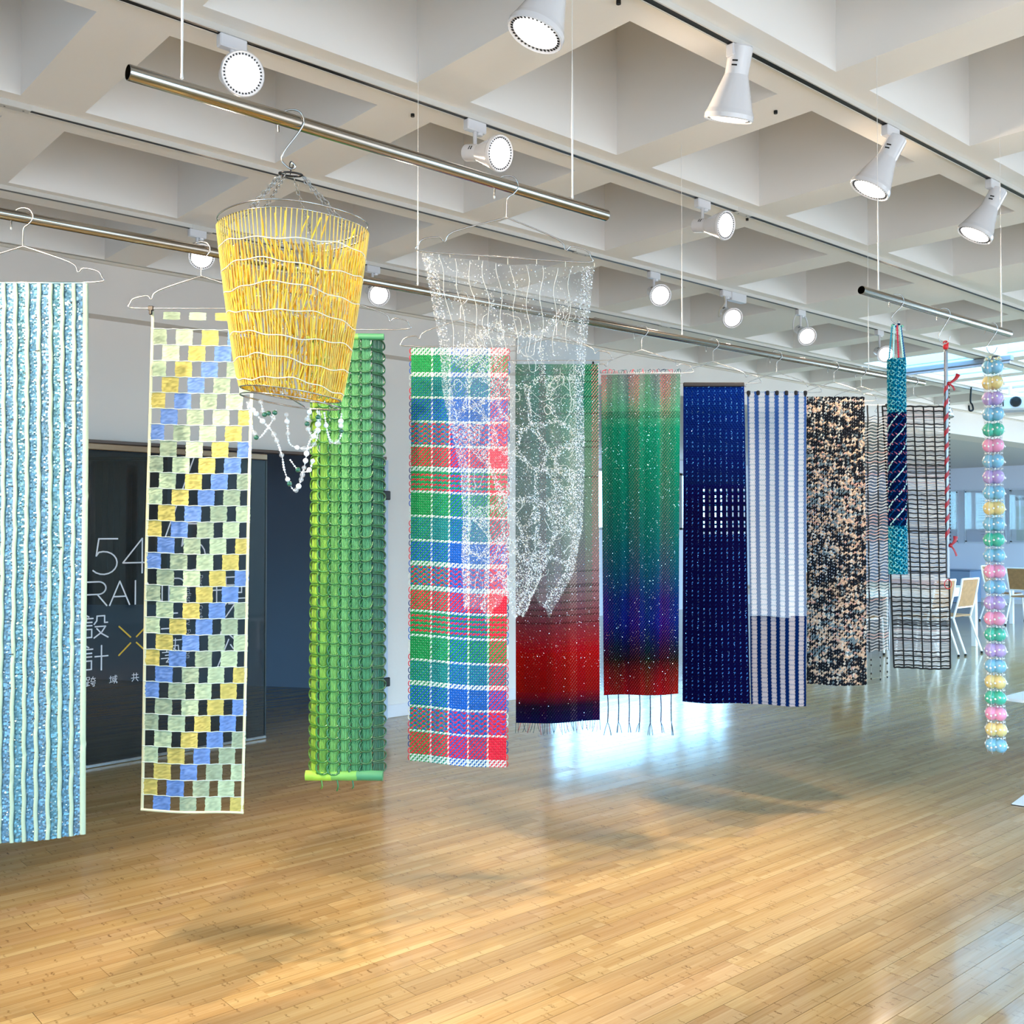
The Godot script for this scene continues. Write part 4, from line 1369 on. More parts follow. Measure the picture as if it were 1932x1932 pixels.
# green tubing looped through bundles of string
func cord_cloth() -> void:
	var o := hung("cord_cloth", "lime to dark green cloth of looped tubing over bundled strings", "cloth", 1.793)
	var sh := Sheet.new(Vector2(-0.118, 2.1), Vector2(0.12, 2.1), Vector2(-0.118, 0.66), Vector2(0.128, 0.655), 0.006, 0.0, 0.7)
	var bend := func(u: float, w: float, off: float) -> Vector3:
		var p := sh.at(u, w, off)
		p.z -= 0.05 * maxf(0.0, 0.13 - u) / 0.13 + 0.05 * maxf(0.0, u - 0.83) / 0.17
		return p
	var lime := Color(0.56, 0.74, 0.24)
	var mid := Color(0.42, 0.70, 0.44)
	var deep := Color(0.18, 0.46, 0.35)
	var nc := 7
	for c in nc:
		var t := c / 6.0
		var col := lime.lerp(mid, clampf(t * 2.2, 0, 1)).lerp(deep, clampf(t * 2.0 - 1.0, 0, 1))
		var m := MB.new()
		for k in 8:
			var pts := PackedVector3Array()
			var u := (c + 0.12 + 0.78 * k / 7.0) / nc
			for j in 95:
				pts.append(bend.call(u, j / 94.0, 0.0022 * sin(j * PI + 0.4) + 0.001 * sin(k * 2.0)))
			m.tube(pts, 0.0019, 4, Color.WHITE if k % 3 else Color(0.72, 0.72, 0.72))
		part("string_bundle", m, mat("string" + str(c), col, 0.55, 0.0, {"vertex_color_use_as_albedo": true, "backlight_enabled": true, "backlight": Color(0.2, 0.2, 0.2)}), o)
	var rows := 37
	for c in nc:
		var t := c / 6.0
		var col := Color(0.26, 0.48, 0.07).lerp(Color(0.02, 0.36, 0.14), clampf(t * 3.5, 0, 1)).lerp(Color(0.02, 0.27, 0.14), clampf(t * 2.0 - 1.0, 0, 1))
		var ma := mat("tubing" + str(c), col, 0.28, 0.0, {"clearcoat_enabled": true, "clearcoat": 0.4})
		var proto := {}
		for r in rows:
			var w := (r + 0.6) / rows
			var base: Vector3 = bend.call((c + 0.5) / nc, w, 0.0)
			var v := r % 3
			if not proto.has(v):
				var wd := 0.0345
				var ht := 0.039
				var cs := [Vector3(0.56, 0.3, -0.004), Vector3(0.5, -0.1, 0.004), Vector3(0.36, -0.36, 0.0085), Vector3(0.0, -0.46, 0.009), Vector3(-0.36, -0.4, 0.009), Vector3(-0.56, -0.2, 0.009), Vector3(-0.64, 0.12, 0.0085), Vector3(-0.52, 0.36, 0.0045), Vector3(-0.38, 0.3, -0.003)]
				if c == nc - 1:
					cs = [Vector3(-0.5, 0.5, 0.003), Vector3(0.0, 0.46, 0.009), Vector3(0.42, 0.4, 0.0085), Vector3(0.62, 0.1, 0.004), Vector3(0.56, -0.26, 0.004), Vector3(0.3, -0.4, 0.0085), Vector3(-0.5, -0.42, 0.004)]
				elif c == 0:
					cs = [Vector3(0.55, 0.4, 0.0), Vector3(0.1, 0.44, 0.009), Vector3(-0.4, 0.38, 0.0085), Vector3(-0.62, 0.1, 0.004), Vector3(-0.58, -0.26, 0.004), Vector3(-0.3, -0.42, 0.0085), Vector3(0.5, -0.4, 0.0085)]
				var pts := []
				for q: Vector3 in cs:
					var du := q.x * wd / 0.24
					var e: Vector3 = bend.call((c + 0.5) / nc + du, 0.5, q.z) - bend.call((c + 0.5) / nc, 0.5, 0.0)
					pts.append(Vector3(e.x, q.y * ht + rng.randf_range(-0.001, 0.001), e.z))
				var m := MB.new()
				m.tube(smooth(pts, 3), 0.0032, 7)
				proto[v] = m.mesh()
			part("tubing_loop", proto[v], ma, o, Transform3D(Basis(), base))
	for k in 2:
		var y: float = [2.1, 0.652][k]
		for q in 3:
			var rl := MB.new()
			var x0 := -0.125 + 0.084 * q
			rl.tube(PackedVector3Array([Vector3(x0, y, 0.0), Vector3(x0 + 0.086, y - 0.001, 0.0)]), 0.011 if k == 0 else 0.0165, 14)
			part("rolled_hem", rl, mat("hem_green" + str(q), lime.lerp(deep, q * 0.45), 0.6), o)
	for q in 3:
		var tl := MB.new()
		var x: float = [-0.072, -0.02, 0.03][q]
		tl.tube(smooth([Vector3(x, 0.64, 0.008), Vector3(x + 0.004, 0.62, 0.012), Vector3(x, 0.612 - 0.008 * (q % 2), 0.01)], 4), 0.0026, 6)
		part("loose_end", tl, mat("tubing" + str(q * 2)), o)


# ---------------------------------------------------------------- the yellow basket and its bead garlands
func s_hook(label: String, at: Vector3, drop: float, up_end := true) -> void:
	var o := thing("steel_hook", label, "hook", at, FACING, "hooks on the short rails")
	var m := MB.new()
	var p := [Vector3(-0.028, -0.022, 0.0), Vector3(-0.027, 0.004, 0), Vector3(-0.016, 0.02, 0), Vector3(0.0, 0.0245, 0), Vector3(0.017, 0.019, 0), Vector3(0.0245, 0.0, 0), Vector3(0.014, -0.022, 0), Vector3(-0.016, -drop * 0.62, 0), Vector3(-0.021, -drop * 0.8, 0)]
	if up_end:
		p.append_array([Vector3(-0.012, -drop * 0.95, 0), Vector3(0.0, -drop, 0), Vector3(0.013, -drop * 0.93, 0), Vector3(0.022, -drop * 0.74, 0)])
	else:
		p.append_array([Vector3(-0.012, -drop * 0.92, 0), Vector3(0.0, -drop, 0), Vector3(0.007, -drop * 0.93, 0), Vector3(0.0, -drop * 0.85, 0)])
	m.tube(smooth(p, 5), 0.002, 7)
	part("wire", m, mat("hanger_steel"), o)


func chain(m: MB, a: Vector3, b: Vector3, link: float, r: float) -> void:
	var n := maxi(2, int((b - a).length() / (link * 0.72)))
	var d := (b - a).normalized()
	var s := d.cross(Vector3(0.2, 0.1, 1)).normalized()
	var t := s.cross(d)
	for k in n:
		var c := a.lerp(b, (k + 0.5) / n) + s * rng.randf_range(-0.001, 0.001)
		m.tube(arc(c, d * link * 0.5, (s if k % 2 else t) * link * 0.27, 0, TAU, 10), r, 4, Color.WHITE, true)


func build_basket() -> void:
	var steel := mat("hanger_steel")
	s_hook("steel hook on the short rail above the yellow basket", Vector3(1.029, 2.3, -1.86), 0.1, false)
	var o := thing("hanging_basket", "yellow cord basket of wire rings hung by three chains", "basket", Vector3(1.033, 1.735, -1.86), FACING)
	var tilt := Basis(Vector3(0, 0, 1), -0.085)
	var H := 0.338
	var ring_r := func(t: float) -> float: return lerpf(0.1, 0.149, pow(t, 0.8))
	# centre line of the basket sways a little to the left on its way up
	var ctr := func(t: float) -> Vector3: return Vector3(lerpf(-0.004, 0.0, t), t * H, 0)
	var ring_at := func(t: float, a: float, dr: float) -> Vector3:
		var q := Basis(Vector3(0, 0, 1), lerpf(-0.13, -0.012, t))
		var sq := 1.0 + 0.03 * cos(4.0 * a)
		return ctr.call(t) + q * (Vector3(cos(a), 0, sin(a)) * (ring_r.call(t) + dr) * sq)
	for s in [[1.0, 0.0017, "top_ring"], [1.045, 0.0017, "top_ring"], [0.0, 0.0019, "bottom_ring"], [-0.045, 0.0017, "bottom_ring"]]:
		var m := MB.new()
		var pts := PackedVector3Array()
		for k in 61:
			var p: Vector3 = ring_at.call(clampf(s[0], 0, 1), TAU * k / 60.0, 0.0)
			pts.append(p + Vector3(0, (s[0] - clampf(s[0], 0, 1)) * H, 0))
		m.tube(pts, s[1], 6, Color.WHITE, true)
		part(s[2], m, steel, o)
	# bars across the bottom ring
	var br := MB.new()
	for k in 2:
		br.tube(PackedVector3Array([ring_at.call(0.0, 0.6 + 0.9 * k, 0.0) + Vector3(0, -0.012, 0), ring_at.call(0.0, -0.6 - 0.9 * k + TAU, 0.0) + Vector3(0, -0.012, 0)]), 0.0014, 5)
	stuff(part("cross_bar", br, steel, o))
	# white threads wound round
	for k in 7:
		var m := MB.new()
		var pts := PackedVector3Array()
		var t: float = [0.845, 0.71, 0.575, 0.435, 0.3, 0.165, 0.045][k]
		for i in 73:
			var a := TAU * i / 72.0
			pts.append(ring_at.call(clampf(t + 0.014 * sin(a * 3.0 + k * 1.7) + 0.006 * sin(a * 11.0 + k), 0, 1), a, 0.0022))
		m.tube(pts, 0.0012, 5, Color.WHITE, true)
		part("white_thread", m, mat("white_thread", Color(0.92, 0.9, 0.82), 0.7), o)
	var pale := MB.new()
	for k in 96:
		var a := TAU * k / 96.0
		var pts := PackedVector3Array()
		for j in 15:
			var t := 1.0 - j / 14.0
			pts.append(ring_at.call(t, a + 0.1 * (1.0 - t) * sin(k * 0.37), 0.0012))
		pale.tube(pts, 0.00125, 5)
	stuff(part("straight_cord", pale, mat("pale_yellow_cord", Color(0.88, 0.76, 0.36), 0.5, 0.0, {"backlight_enabled": true, "backlight": Color(0.4, 0.4, 0.4)}), o))
	var cord := [mat("yellow_cord", Color(0.93, 0.75, 0.05), 0.35, 0.0, {"backlight_enabled": true, "backlight": Color(0.5, 0.5, 0.5)}), mat("amber_cord", Color(0.88, 0.64, 0.03), 0.35, 0.0, {"backlight_enabled": true, "backlight": Color(0.5, 0.5, 0.5)}), mat("lemon_cord", Color(0.99, 0.88, 0.22), 0.3, 0.0, {"backlight_enabled": true, "backlight": Color(0.5, 0.5, 0.5)})]
	var lv := [1.0, 0.845, 0.71, 0.575, 0.435, 0.3, 0.165, 0.045, 0.0]
	for b in 8:
		for c in 3:
			var m := MB.new()
			for k in 42:
				var a := TAU * (k * 3 + c + rng.randf_range(-0.4, 0.4)) / 126.0
				if b == 0 and sin(a - 0.4) > -0.72 and rng.randf() < 0.8:
					continue
				if rng.randf() < 0.12:
					continue
				var a1 := a + 0.1 * sin(a * 2.0 + b * 1.9) + rng.randf_range(-0.05, 0.05)
				var r := rng.randf_range(-0.004, 0.001)
				var t0: float = lv[b] - rng.randf_range(0.0, 0.03)
				m.tube(PackedVector3Array([ring_at.call(t0, a, r), ring_at.call((t0 + lv[b + 1]) / 2, (a + a1) / 2 + rng.randf_range(-0.012, 0.012), r - 0.0015), ring_at.call(lv[b + 1], a1, r)]), rng.randf_range(0.0014, 0.0024), 5)
			stuff(part("yellow_cord", m, cord[c], o))
	# chains up to the hook
	var hub := Vector3(-0.006, H + 0.118, 0.0)
	for k in 4:
		var a: float = [2.75, 1.9, -0.35, -1.4][k]
		var e: Vector3 = ring_at.call(1.0, a, -0.045) + Vector3(0, 0.016, 0)
		var hb := hub + Vector3(cos(a) * 0.024, -0.004, sin(a) * 0.01)
		for q in (2 if k in [0, 2] else 1):
			var m := MB.new()
			chain(m, hb + Vector3(0.004 * q, 0, 0), e + Vector3(0.012 * q, 0, 0.006 * q), 0.0125, 0.00095)
			part("chain", m, steel, o)
		var tie := MB.new()
		tie.tube(smooth([e, e.lerp(ring_at.call(1.0, a, 0.0), 0.6), ring_at.call(1.0, a, 0.0)], 4), 0.0011, 5)
		part("chain_hook", tie, steel, o)
	var hm := MB.new()
	hm.tube(arc(hub, Vector3(0.024, -0.002, 0), Vector3(0, 0, 0.012), 0, TAU, 16), 0.0022, 6, Color.WHITE, true)
	chain(hm, hub, hub + Vector3(0.003, 0.026, 0), 0.014, 0.0012)
	part("chain_ring", hm, mat("dark_steel", Color(0.25, 0.25, 0.26), 0.3, 1.0), o)
	garlands()


func garlands() -> void:
	var glass := mat("clear_bead", Color(0.98, 0.99, 1.0, 0.16), 0.04, 0.0, {"transparency": BaseMaterial3D.TRANSPARENCY_ALPHA})
	var green := mat("green_bead", Color(0.0, 0.36, 0.26), 0.12, 0.0, {"clearcoat_enabled": true, "clearcoat": 1.0})
	var frost := mat("frost_bead", Color(0.93, 0.94, 0.95), 0.15, 0.0)
	# each strand: where it runs in the basket's plane, and which beads are green
	var spec := [
		["clear bead strand under the basket with one green bead at its lowest point", [[-0.09, 0.0], [-0.087, -0.035], [-0.079, -0.062], [-0.07, -0.072], [-0.052, -0.05], [-0.035, -0.02]], [0.52]],
		["longest clear bead strand, hanging in a deep V below the basket", [[-0.085, -0.004], [-0.058, -0.034], [-0.032, -0.06], [-0.015, -0.1], [-0.008, -0.135], [0.006, -0.166], [0.016, -0.17], [0.026, -0.146], [0.034, -0.11], [0.04, -0.075], [0.058, -0.04], [0.062, -0.006]], [0.49]],
		["clear bead strand running level under the middle of the basket", [[-0.024, -0.012], [-0.021, -0.04], [-0.018, -0.07], [-0.002, -0.079], [0.028, -0.076], [0.042, -0.05], [0.044, -0.006]], [0.93]],
		["short bead loop with three green beads under the basket", [[-0.056, 0.0], [-0.052, -0.016], [-0.05, -0.026], [-0.042, -0.02], [-0.033, -0.028], [-0.024, -0.012]], [0.35, 0.5, 0.82]],
		["clear bead strand under the right of the basket beside the green cord cloth", [[0.064, -0.004], [0.07, -0.04], [0.078, -0.062], [0.09, -0.062], [0.099, -0.045], [0.098, -0.022], [0.1, 0.0]], [0.72]],
		["bead swag in the V of the longest strand, with a green bead at its left", [[-0.01, -0.108], [0.004, -0.125], [0.016, -0.13], [0.03, -0.124], [0.038, -0.1]], [0.28]],
		["short upright bead strand with two green beads below the basket's middle", [[0.046, -0.006], [0.04, -0.03], [0.044, -0.05], [0.054, -0.058], [0.062, -0.03], [0.06, -0.004]], [0.2, 0.86]],
	]
	var q := 0
	for s in spec:
		var o := thing("bead_strand", s[0], "beads", Vector3(1.033, 1.718, -1.86), FACING, "bead strands below the yellow basket")
		var pts := []
		for p in s[1]:
			pts.append(Vector3(p[0], p[1] - 0.11 * (p[0] + 0.09), 0.05 * sin(q * 2.4) + 0.02 * p[0]))
		var path := smooth(pts, 8)
		var st := MB.new()
		st.tube(path, 0.0006, 4)
		part("string", st, frost, o)
		var run := 0.0
		var total := 0.0
		for k in path.size() - 1:
			total += path[k].distance_to(path[k + 1])
		var at := 0.0
		var k := 0
		var walked := 0.0
		var gi := 0
		var small := MB.new()
		while at < total:
			while k < path.size() - 2 and walked + path[k].distance_to(path[k + 1]) < at:
				walked += path[k].distance_to(path[k + 1])
				k += 1
			var p := path[k].lerp(path[k + 1], clampf((at - walked) / maxf(path[k].distance_to(path[k + 1]), 1e-5), 0, 1))
			var step := 0.0052
			if gi < s[2].size() and at / total >= s[2][gi]:
				var m := MB.new()
				m.ball(Vector3.ZERO, Vector3.ONE * 0.0052, 14, 10)
				part("green_bead", m, green, o, Transform3D(Basis(), p))
				gi += 1
				step = 0.0105
			elif rng.randf() < 0.28:
				var m := MB.new()
				m.ball(Vector3.ZERO, Vector3.ONE * rng.randf_range(0.0048, 0.006), 12, 8)
				part("clear_bead", m, glass if rng.randf() < 0.6 else frost, o, Transform3D(Basis(), p))
				step = 0.0095
			else:
				small.ball(p, Vector3.ONE * rng.randf_range(0.0016, 0.0027), 8, 6)
			at += step
		stuff(part("small_bead", small, frost, o))
		q += 1


# ---------------------------------------------------------------- the other pieces on the short rails
func build_near_pieces() -> void:
	# sheer glittering tulle on its hanger
	hanger(0, "large wire hanger on the short rail holding the sheer glitter cloth", FACING + 7.0, Vector3(1.62, 2.3, -1.86), -2.0)
	var o := thing("sheer_cloth", "sheer clear glittering net cloth draped over the plaid, narrowing below", "cloth", Vector3(1.62, 0, -1.86), FACING)
	var left := [Vector2(-0.212, 2.135), Vector2(-0.188, 2.03), Vector2(-0.165, 1.9), Vector2(-0.16, 1.8), Vector2(-0.14, 1.71), Vector2(-0.115, 1.6), Vector2(-0.108, 1.49), Vector2(-0.112, 1.4), Vector2(-0.106, 1.26)]
	var right := [Vector2(0.212, 2.1), Vector2(0.202, 2.0), Vector2(0.192, 1.9), Vector2(0.185, 1.78), Vector2(0.188, 1.68), Vector2(0.188, 1.58), Vector2(0.182, 1.46), Vector2(0.16, 1.36), Vector2(0.1, 1.27)]
	var edge_at := func(e: Array, w: float) -> Vector2:
		var k := clampi(int(w * 8.0), 0, 7)
		return (e[k] as Vector2).lerp(e[k + 1], w * 8.0 - k)
	var nf := FastNoiseLite.new()
	nf.seed = 9
	nf.frequency = 1.0
	var at := func(u: float, w: float) -> Vector3:
		var p: Vector2 = (edge_at.call(left, w) as Vector2).lerp(edge_at.call(right, w), u)
		var sag := -0.03 * sin(PI * u) * (1.0 - w) * 0.25
		var hem := 0.0
		if w > 0.8:
			hem = (w - 0.8) * (0.13 * sin(u * 17.0) + 0.05 * sin(u * 41.0)) * (1.0 if u > 0.25 else 0.3)
		var fold := 0.014 * sin(u * 21.0 + 2.0 * sin(w * 3.0)) * (0.35 + w) + 0.02 * nf.get_noise_2d(u * 3.0, w * 4.0)
		return Vector3(p.x, p.y + sag + hem, fold)
	var m := MB.new()
	var NU := 60
	var NV := 70
	for j in NV + 1:
		for i in NU + 1:
			var u := float(i) / NU
			var w := float(j) / NV
			var p: Vector3 = at.call(u, w)
			var du: Vector3 = at.call(u + 0.01, w) - p
			var dv: Vector3 = at.call(u, w + 0.01) - p
			m.vert(p, dv.cross(du).normalized() * (1.0 if dv.cross(du).z > 0 else -1.0))
	for j in NV:
		for i in NU:
			var a := j * (NU + 1) + i
			m.tri(a, a + 1, a + NU + 2)
			m.tri(a, a + NU + 2, a + NU + 1)
	part("tulle", m, mat("tulle", Color(0.72, 0.74, 0.75, 0.15), 0.5, 0.0, {"transparency": BaseMaterial3D.TRANSPARENCY_ALPHA}), o)
	# stitched squiggles of shiny thread
	var th := MB.new()
	for k in 60:
		var c := Vector2(rng.randf_range(0.04, 0.96), rng.randf_range(0.14, 0.98))
		var a := rng.randf() * TAU
		var pts := PackedVector3Array()
		var bend := rng.randf_range(-0.5, 0.5)
		for i in rng.randi_range(7, 22):
			var p: Vector3 = at.call(clampf(c.x, 0, 1), clampf(c.y, 0, 1))
			p.z += 0.002
			pts.append(p)
			c += Vector2(cos(a) * 0.016, sin(a) * 0.008)
			a += bend + rng.randf_range(-0.5, 0.5)
		th.tube(pts, rng.randf_range(0.0004, 0.0008), 4)
	for k in 10:
		var u := 0.1 + 0.085 * k
		var pts := PackedVector3Array()
		for i in 22:
			pts.append(at.call(u + 0.012 * sin(i * 0.5 + k), 0.004 + 0.012 * i) + Vector3(0, 0, 0.002))
		th.tube(pts, 0.0007, 4)
	stuff(part("shiny_thread", th, mat("shiny_thread", Color(0.85, 0.85, 0.83), 0.3, 0.1), o))
	var cell := []
	for k in 46:
		cell.append(Vector2(rng.randf_range(0.12, 0.88), rng.randf_range(0.12, 0.95)))
	for g in 3:
		var fl := MB.new()
		for k in 15000:
			var uv := Vector2(rng.randf(), rng.randf())
			var eg := minf(uv.x, 1.0 - uv.x)
			var near := 1.0
			var second := 1.0
			for c: Vector2 in cell:
				var d := Vector2((uv.x - c.x), (uv.y - c.y) * 2.0).length()
				if d < near:
					second = near
					near = d
				elif d < second:
					second = d
			if not (eg < 0.07 and rng.randf() < 0.9) and not (second - near < 0.03 and uv.y > 0.1) and rng.randf() > 0.1:
				continue
			var p: Vector3 = at.call(uv.x, uv.y) + Vector3(0, 0, rng.randf_range(-0.002, 0.004))
			var nn := Vector3(rng.randf_range(-0.8, 0.8), rng.randf_range(-0.6, 0.9), 1).normalized()
			var a := nn.cross(Vector3(rng.randf(), rng.randf(), rng.randf())).normalized() * rng.randf_range(0.001, 0.0022)
			var b := nn.cross(a) * 0.5
			fl.quad(p - a, p - b, p + a, p + b, nn)
		stuff(part("glitter", fl, [mat("silver_glitter"), mat("pearl_glitter", Color(0.93, 0.92, 0.86), 0.4, 0.0), mat("white_glitter", Color(0.93, 0.93, 0.96), 0.3, 0.1)][g], o))
	for k in 7:
		var u := k / 6.0
		var rg := MB.new()
		var p: Vector3 = at.call(u, 0.0)
		var by := lerpf(2.135, 2.108, u)
		rg.tube(PackedVector3Array([p, Vector3(p.x, by, 0.004), Vector3(p.x, by + 0.003, -0.004)]), 0.0008, 4)
		part("tie", rg, mat("white_thread"), o)

	# braided net tube
	s_hook("steel hook above the braided net tube", Vector3(3.5, 2.3, -1.845), 0.085, false)
	o = thing("net_tube", "long narrow tube of braided teal, navy and white cords", "textile tube", Vector3(3.498, 0, -1.845), FACING)
	var R := 0.03
	var y0 := 2.085
	var y1 := 1.3
	var core := MB.new()
	var prof := []
	for k in 41:
		prof.append(Vector2(R * 0.86, lerpf(y1, y0, k / 40.0)))
	core.lathe(prof, 20, Transform3D(Basis(), Vector3(-0.003, 0, 0)))
	var cm := MB.new()
	for k in core.v.size():
		var w := (y0 - core.v[k].y) / (y0 - y1)
		core.c[k] = ramp([[0.0, lin(0.02, 0.5, 0.66)], [0.2, lin(0.03, 0.46, 0.68)], [0.26, lin(0.04, 0.12, 0.3)], [0.72, lin(0.04, 0.14, 0.34)], [0.8, lin(0.0, 0.36, 0.52)], [1.0, lin(0.0, 0.48, 0.56)]], w)
	part("cord_core", core, mat("yarn"), o)
	var band := [lin(0.8, 0.95, 0.95), lin(0.1, 0.62, 0.78), lin(0.05, 0.12, 0.34), lin(0.86, 0.5, 0.6), lin(0.05, 0.12, 0.34), lin(0.1, 0.5, 0.7)]
	for q in 24:
		var sp := MB.new()
		var dirn := 1.0 if q < 12 else -1.0
		var pts := PackedVector3Array()
		var cs := []
		for k in 161:
			var w := k / 160.0
			var a := dirn * w * TAU * 3.6 + TAU * (q % 12) / 12.0
			var rr := R + 0.002 * sin(k * 1.9 + q * PI)
			pts.append(Vector3(-0.003 + rr * cos(a), lerpf(y0, y1, w), rr * sin(a)))
			cs.append(w)
		sp.tube(pts, 0.0027, 5)
		for k in sp.c.size():
			var w: float = (y0 - sp.v[k].y) / (y0 - y1)
			var c: Color = band[(q * 5 + int(w * 31.0)) % 6]
			if w < 0.25 or w > 0.78:
				c = lin(0.62, 0.93, 0.92) if (q + int(w * 160)) % 4 == 0 else lin(0.03, 0.5, 0.64)
			elif dirn > 0:
				c = [lin(0.72, 0.92, 0.94), lin(0.03, 0.08, 0.28), lin(0.04, 0.3, 0.52), lin(0.03, 0.08, 0.26)][q % 4]
			else:
				c = lin(0.8, 0.46, 0.56) if int(w * 160) % 7 == 0 else lin(0.03, 0.09, 0.26)
			sp.c[k] = c
		part("braid_cord", sp, mat("yarn"), o)
	var cc := [Color(0.1, 0.4, 0.6), Color(0.75, 0.92, 0.88), Color(0.8, 0.2, 0.3), Color(0.7, 0.9, 0.9), Color(0.2, 0.6, 0.7)]
	for k in 5:
		var a := PI * (0.08 + 0.21 * k)
		var tw := MB.new()
		for s in 2:
			var pts := PackedVector3Array()
			for j in 40:
				var t := j / 39.0
				var c := Vector3(-0.003 + cos(a) * lerpf(0.016, R, t), lerpf(2.208, y0, t), sin(a) * lerpf(0.012, R, t) * 0.7)
				pts.append(c + Vector3(cos(j * 1.1 + s * PI), 0, sin(j * 1.1 + s * PI)) * 0.0018)
			tw.tube(pts, 0.0019, 5)
		part("twisted_cord", tw, mat("twist" + str(k), cc[k], 0.8), o)
	var kn := MB.new()
	for k in 7:
		kn.ball(Vector3(-0.018 + 0.006 * k, 2.208 + 0.004 * sin(k * 2.0), 0.004 * cos(k * 3.0)), Vector3(0.0055, 0.0045, 0.0055), 8, 6, [lin(0.6, 0.9, 0.8), lin(0.1, 0.2, 0.4), lin(0.1, 0.5, 0.7)][k % 3])
	part("knot", kn, mat("yarn"), o)

	# steel pole wound with red ribbon
	s_hook("steel hook holding the red knotted pole", Vector3(3.86, 2.3, -1.842), 0.115)
	o = thing("ribbon_pole", "thin steel pole wound in a spiral with red ribbon and bows", "pole", Vector3(3.872, 0, -1.842), FACING)
	var red := mat("red_ribbon", Color(0.66, 0.06, 0.13), 0.35)
	var pl := MB.new()
	pl.lathe([Vector2(0.0055, 1.275), Vector2(0.0065, 1.272), Vector2(0.0072, 1.276), Vector2(0.0072, 2.158), Vector2(0.0055, 2.165), Vector2(0.004, 2.165)], 16)
	part("tube", pl, mat("pole_steel", Color(0.5, 0.5, 0.52), 0.25, 1.0), o)
	var kt := MB.new()
	kt.ball(Vector3(0, 2.176, 0), Vector3(0.011, 0.013, 0.01), 12, 8)
	kt.ball(Vector3(0.003, 2.187, 0.003), Vector3(0.008, 0.008, 0.008), 10, 8)
	kt.tube(arc(Vector3(0, 2.19, 0), Vector3(0.009, 0, 0), Vector3(0, 0.008, 0), 0, TAU, 12), 0.0025, 6, Color.WHITE, true)
	part("knot", kt, mat("red_cord", Color(0.8, 0.07, 0.12), 0.4), o)
	var sp := MB.new()
	var turns := 11.0
	var n := 220
	for k in n:
		var f := []
		for s in 2:
			var t := (k + s) / float(n)
			var a := t * TAU * turns
			for e in 2:
				f.append(Vector3(cos(a) * 0.0084, lerpf(2.03, 1.41, t) + (0.0105 if e else -0.0105), sin(a) * 0.0084))
		var mid: Vector3 = (f[0] + f[3]) / 2
		sp.quad(f[0], f[1], f[3], f[2], Vector3(mid.x, 0, mid.z).normalized())
	part("wound_ribbon", sp, red, o)
	var bd := MB.new()
	for k in 44:
		bd.ball(Vector3(0.0105, 2.02 - 0.0142 * k, 0.004), Vector3(0.0022, 0.0035, 0.0022), 6, 5)
	stuff(part("black_beading", bd, mat("black_bead"), o))
	for b in 2:
		var c := Vector3(0.009, [2.03, 1.4][b], 0.008)
		var bw := MB.new()
		for s in 2:
			var l := [[Vector3(0, 0, 0), Vector3(0.022, 0.018, 0.006), Vector3(0.034, 0.036, 0.003)], [Vector3(0, 0, 0), Vector3(0.012, -0.012, 0.004), Vector3(0.02, -0.026, 0.002)]] if b == 0 else [[Vector3(0, 0, 0), Vector3(0.014, 0.018, 0.005), Vector3(0.018, 0.036, 0.003)], [Vector3(0, 0, 0), Vector3(0.012, -0.018, 0.004), Vector3(0.022, -0.04, 0.002)]]
			var pts: Array = l[s]
			bw.tube(smooth([c + pts[0], c + pts[1], c + pts[2]], 5), 0.003, 8, Color.WHITE, false, 0.35, 0.0095 if s == 0 else 0.005)
		bw.ball(c, Vector3(0.008, 0.008, 0.006), 10, 8)
		part("bow", bw, red, o)
	var lp := MB.new()
	lp.tube(arc(Vector3(0.0, 1.25, 0.002), Vector3(0.0135, 0, 0), Vector3(0, 0.018, 0), 0, TAU, 20), 0.0016, 6, Color.WHITE, true)
	part("end_loop", lp, mat("red_cord"), o)

	# string of pastel balls in a clear beaded net
	s_hook("steel hook holding the pastel ball string", Vector3(4.275, 2.3, -1.838), 0.105)
	o = thing("ball_string", "long string of pastel pink, blue, yellow, green and lilac balls in clear beaded net", "ball string", Vector3(4.283, 0, -1.838), FACING)
	var tint := {"b": Color(0.46, 0.70, 0.82), "y": Color(0.84, 0.77, 0.52), "p": Color(0.68, 0.60, 0.81), "g": Color(0.24, 0.70, 0.6), "k": Color(0.88, 0.58, 0.72)}
	var orb := MB.new()
	orb.ball(Vector3.ZERO, Vector3.ONE, 20, 14)
	var om := orb.mesh()
	var seq := "bypbgkbpbybgbkbpkgpbygkyb"
	var beads := MB.new()
	var clear := MB.new()
	for k in seq.length():
		var y := 2.139 - 0.0653 * k
		var ma := mat("pastel_" + seq[k], tint[seq[k]], 0.18, 0.0, {"subsurf_scatter_enabled": true, "subsurf_scatter_strength": 0.25, "clearcoat_enabled": true, "clearcoat": 0.6})
		for q in 3:
			var a := 1.15 + TAU * q / 3.0 + 0.12 * sin(k * 1.3)
			part("pastel_ball", om, ma, o, Transform3D(Basis().scaled(Vector3(0.0255, 0.0285, 0.0255)), Vector3(0.019 * cos(a), y, 0.019 * sin(a))))
		for q in 15:
			var a := TAU * q / 15.0
			beads.ball(Vector3(0.0415 * cos(a), y + 0.006 * sin(q * 5.0), 0.0415 * sin(a)), Vector3.ONE * 0.0046, 7, 5)
			beads.ball(Vector3(0.032 * cos(a + 0.2), y + 0.0326, 0.032 * sin(a + 0.2)), Vector3.ONE * 0.0034, 7, 5, Color(0.35, 0.45, 0.5) if q % 5 == 0 and k > 3 else Color.WHITE)
			if q % 3 == 0:
				clear.tube(smooth([Vector3(0.033 * cos(a), y + 0.032, 0.033 * sin(a)), Vector3(0.0425 * cos(a), y, 0.0425 * sin(a)), Vector3(0.033 * cos(a), y - 0.032, 0.033 * sin(a))], 3), 0.0008, 4)
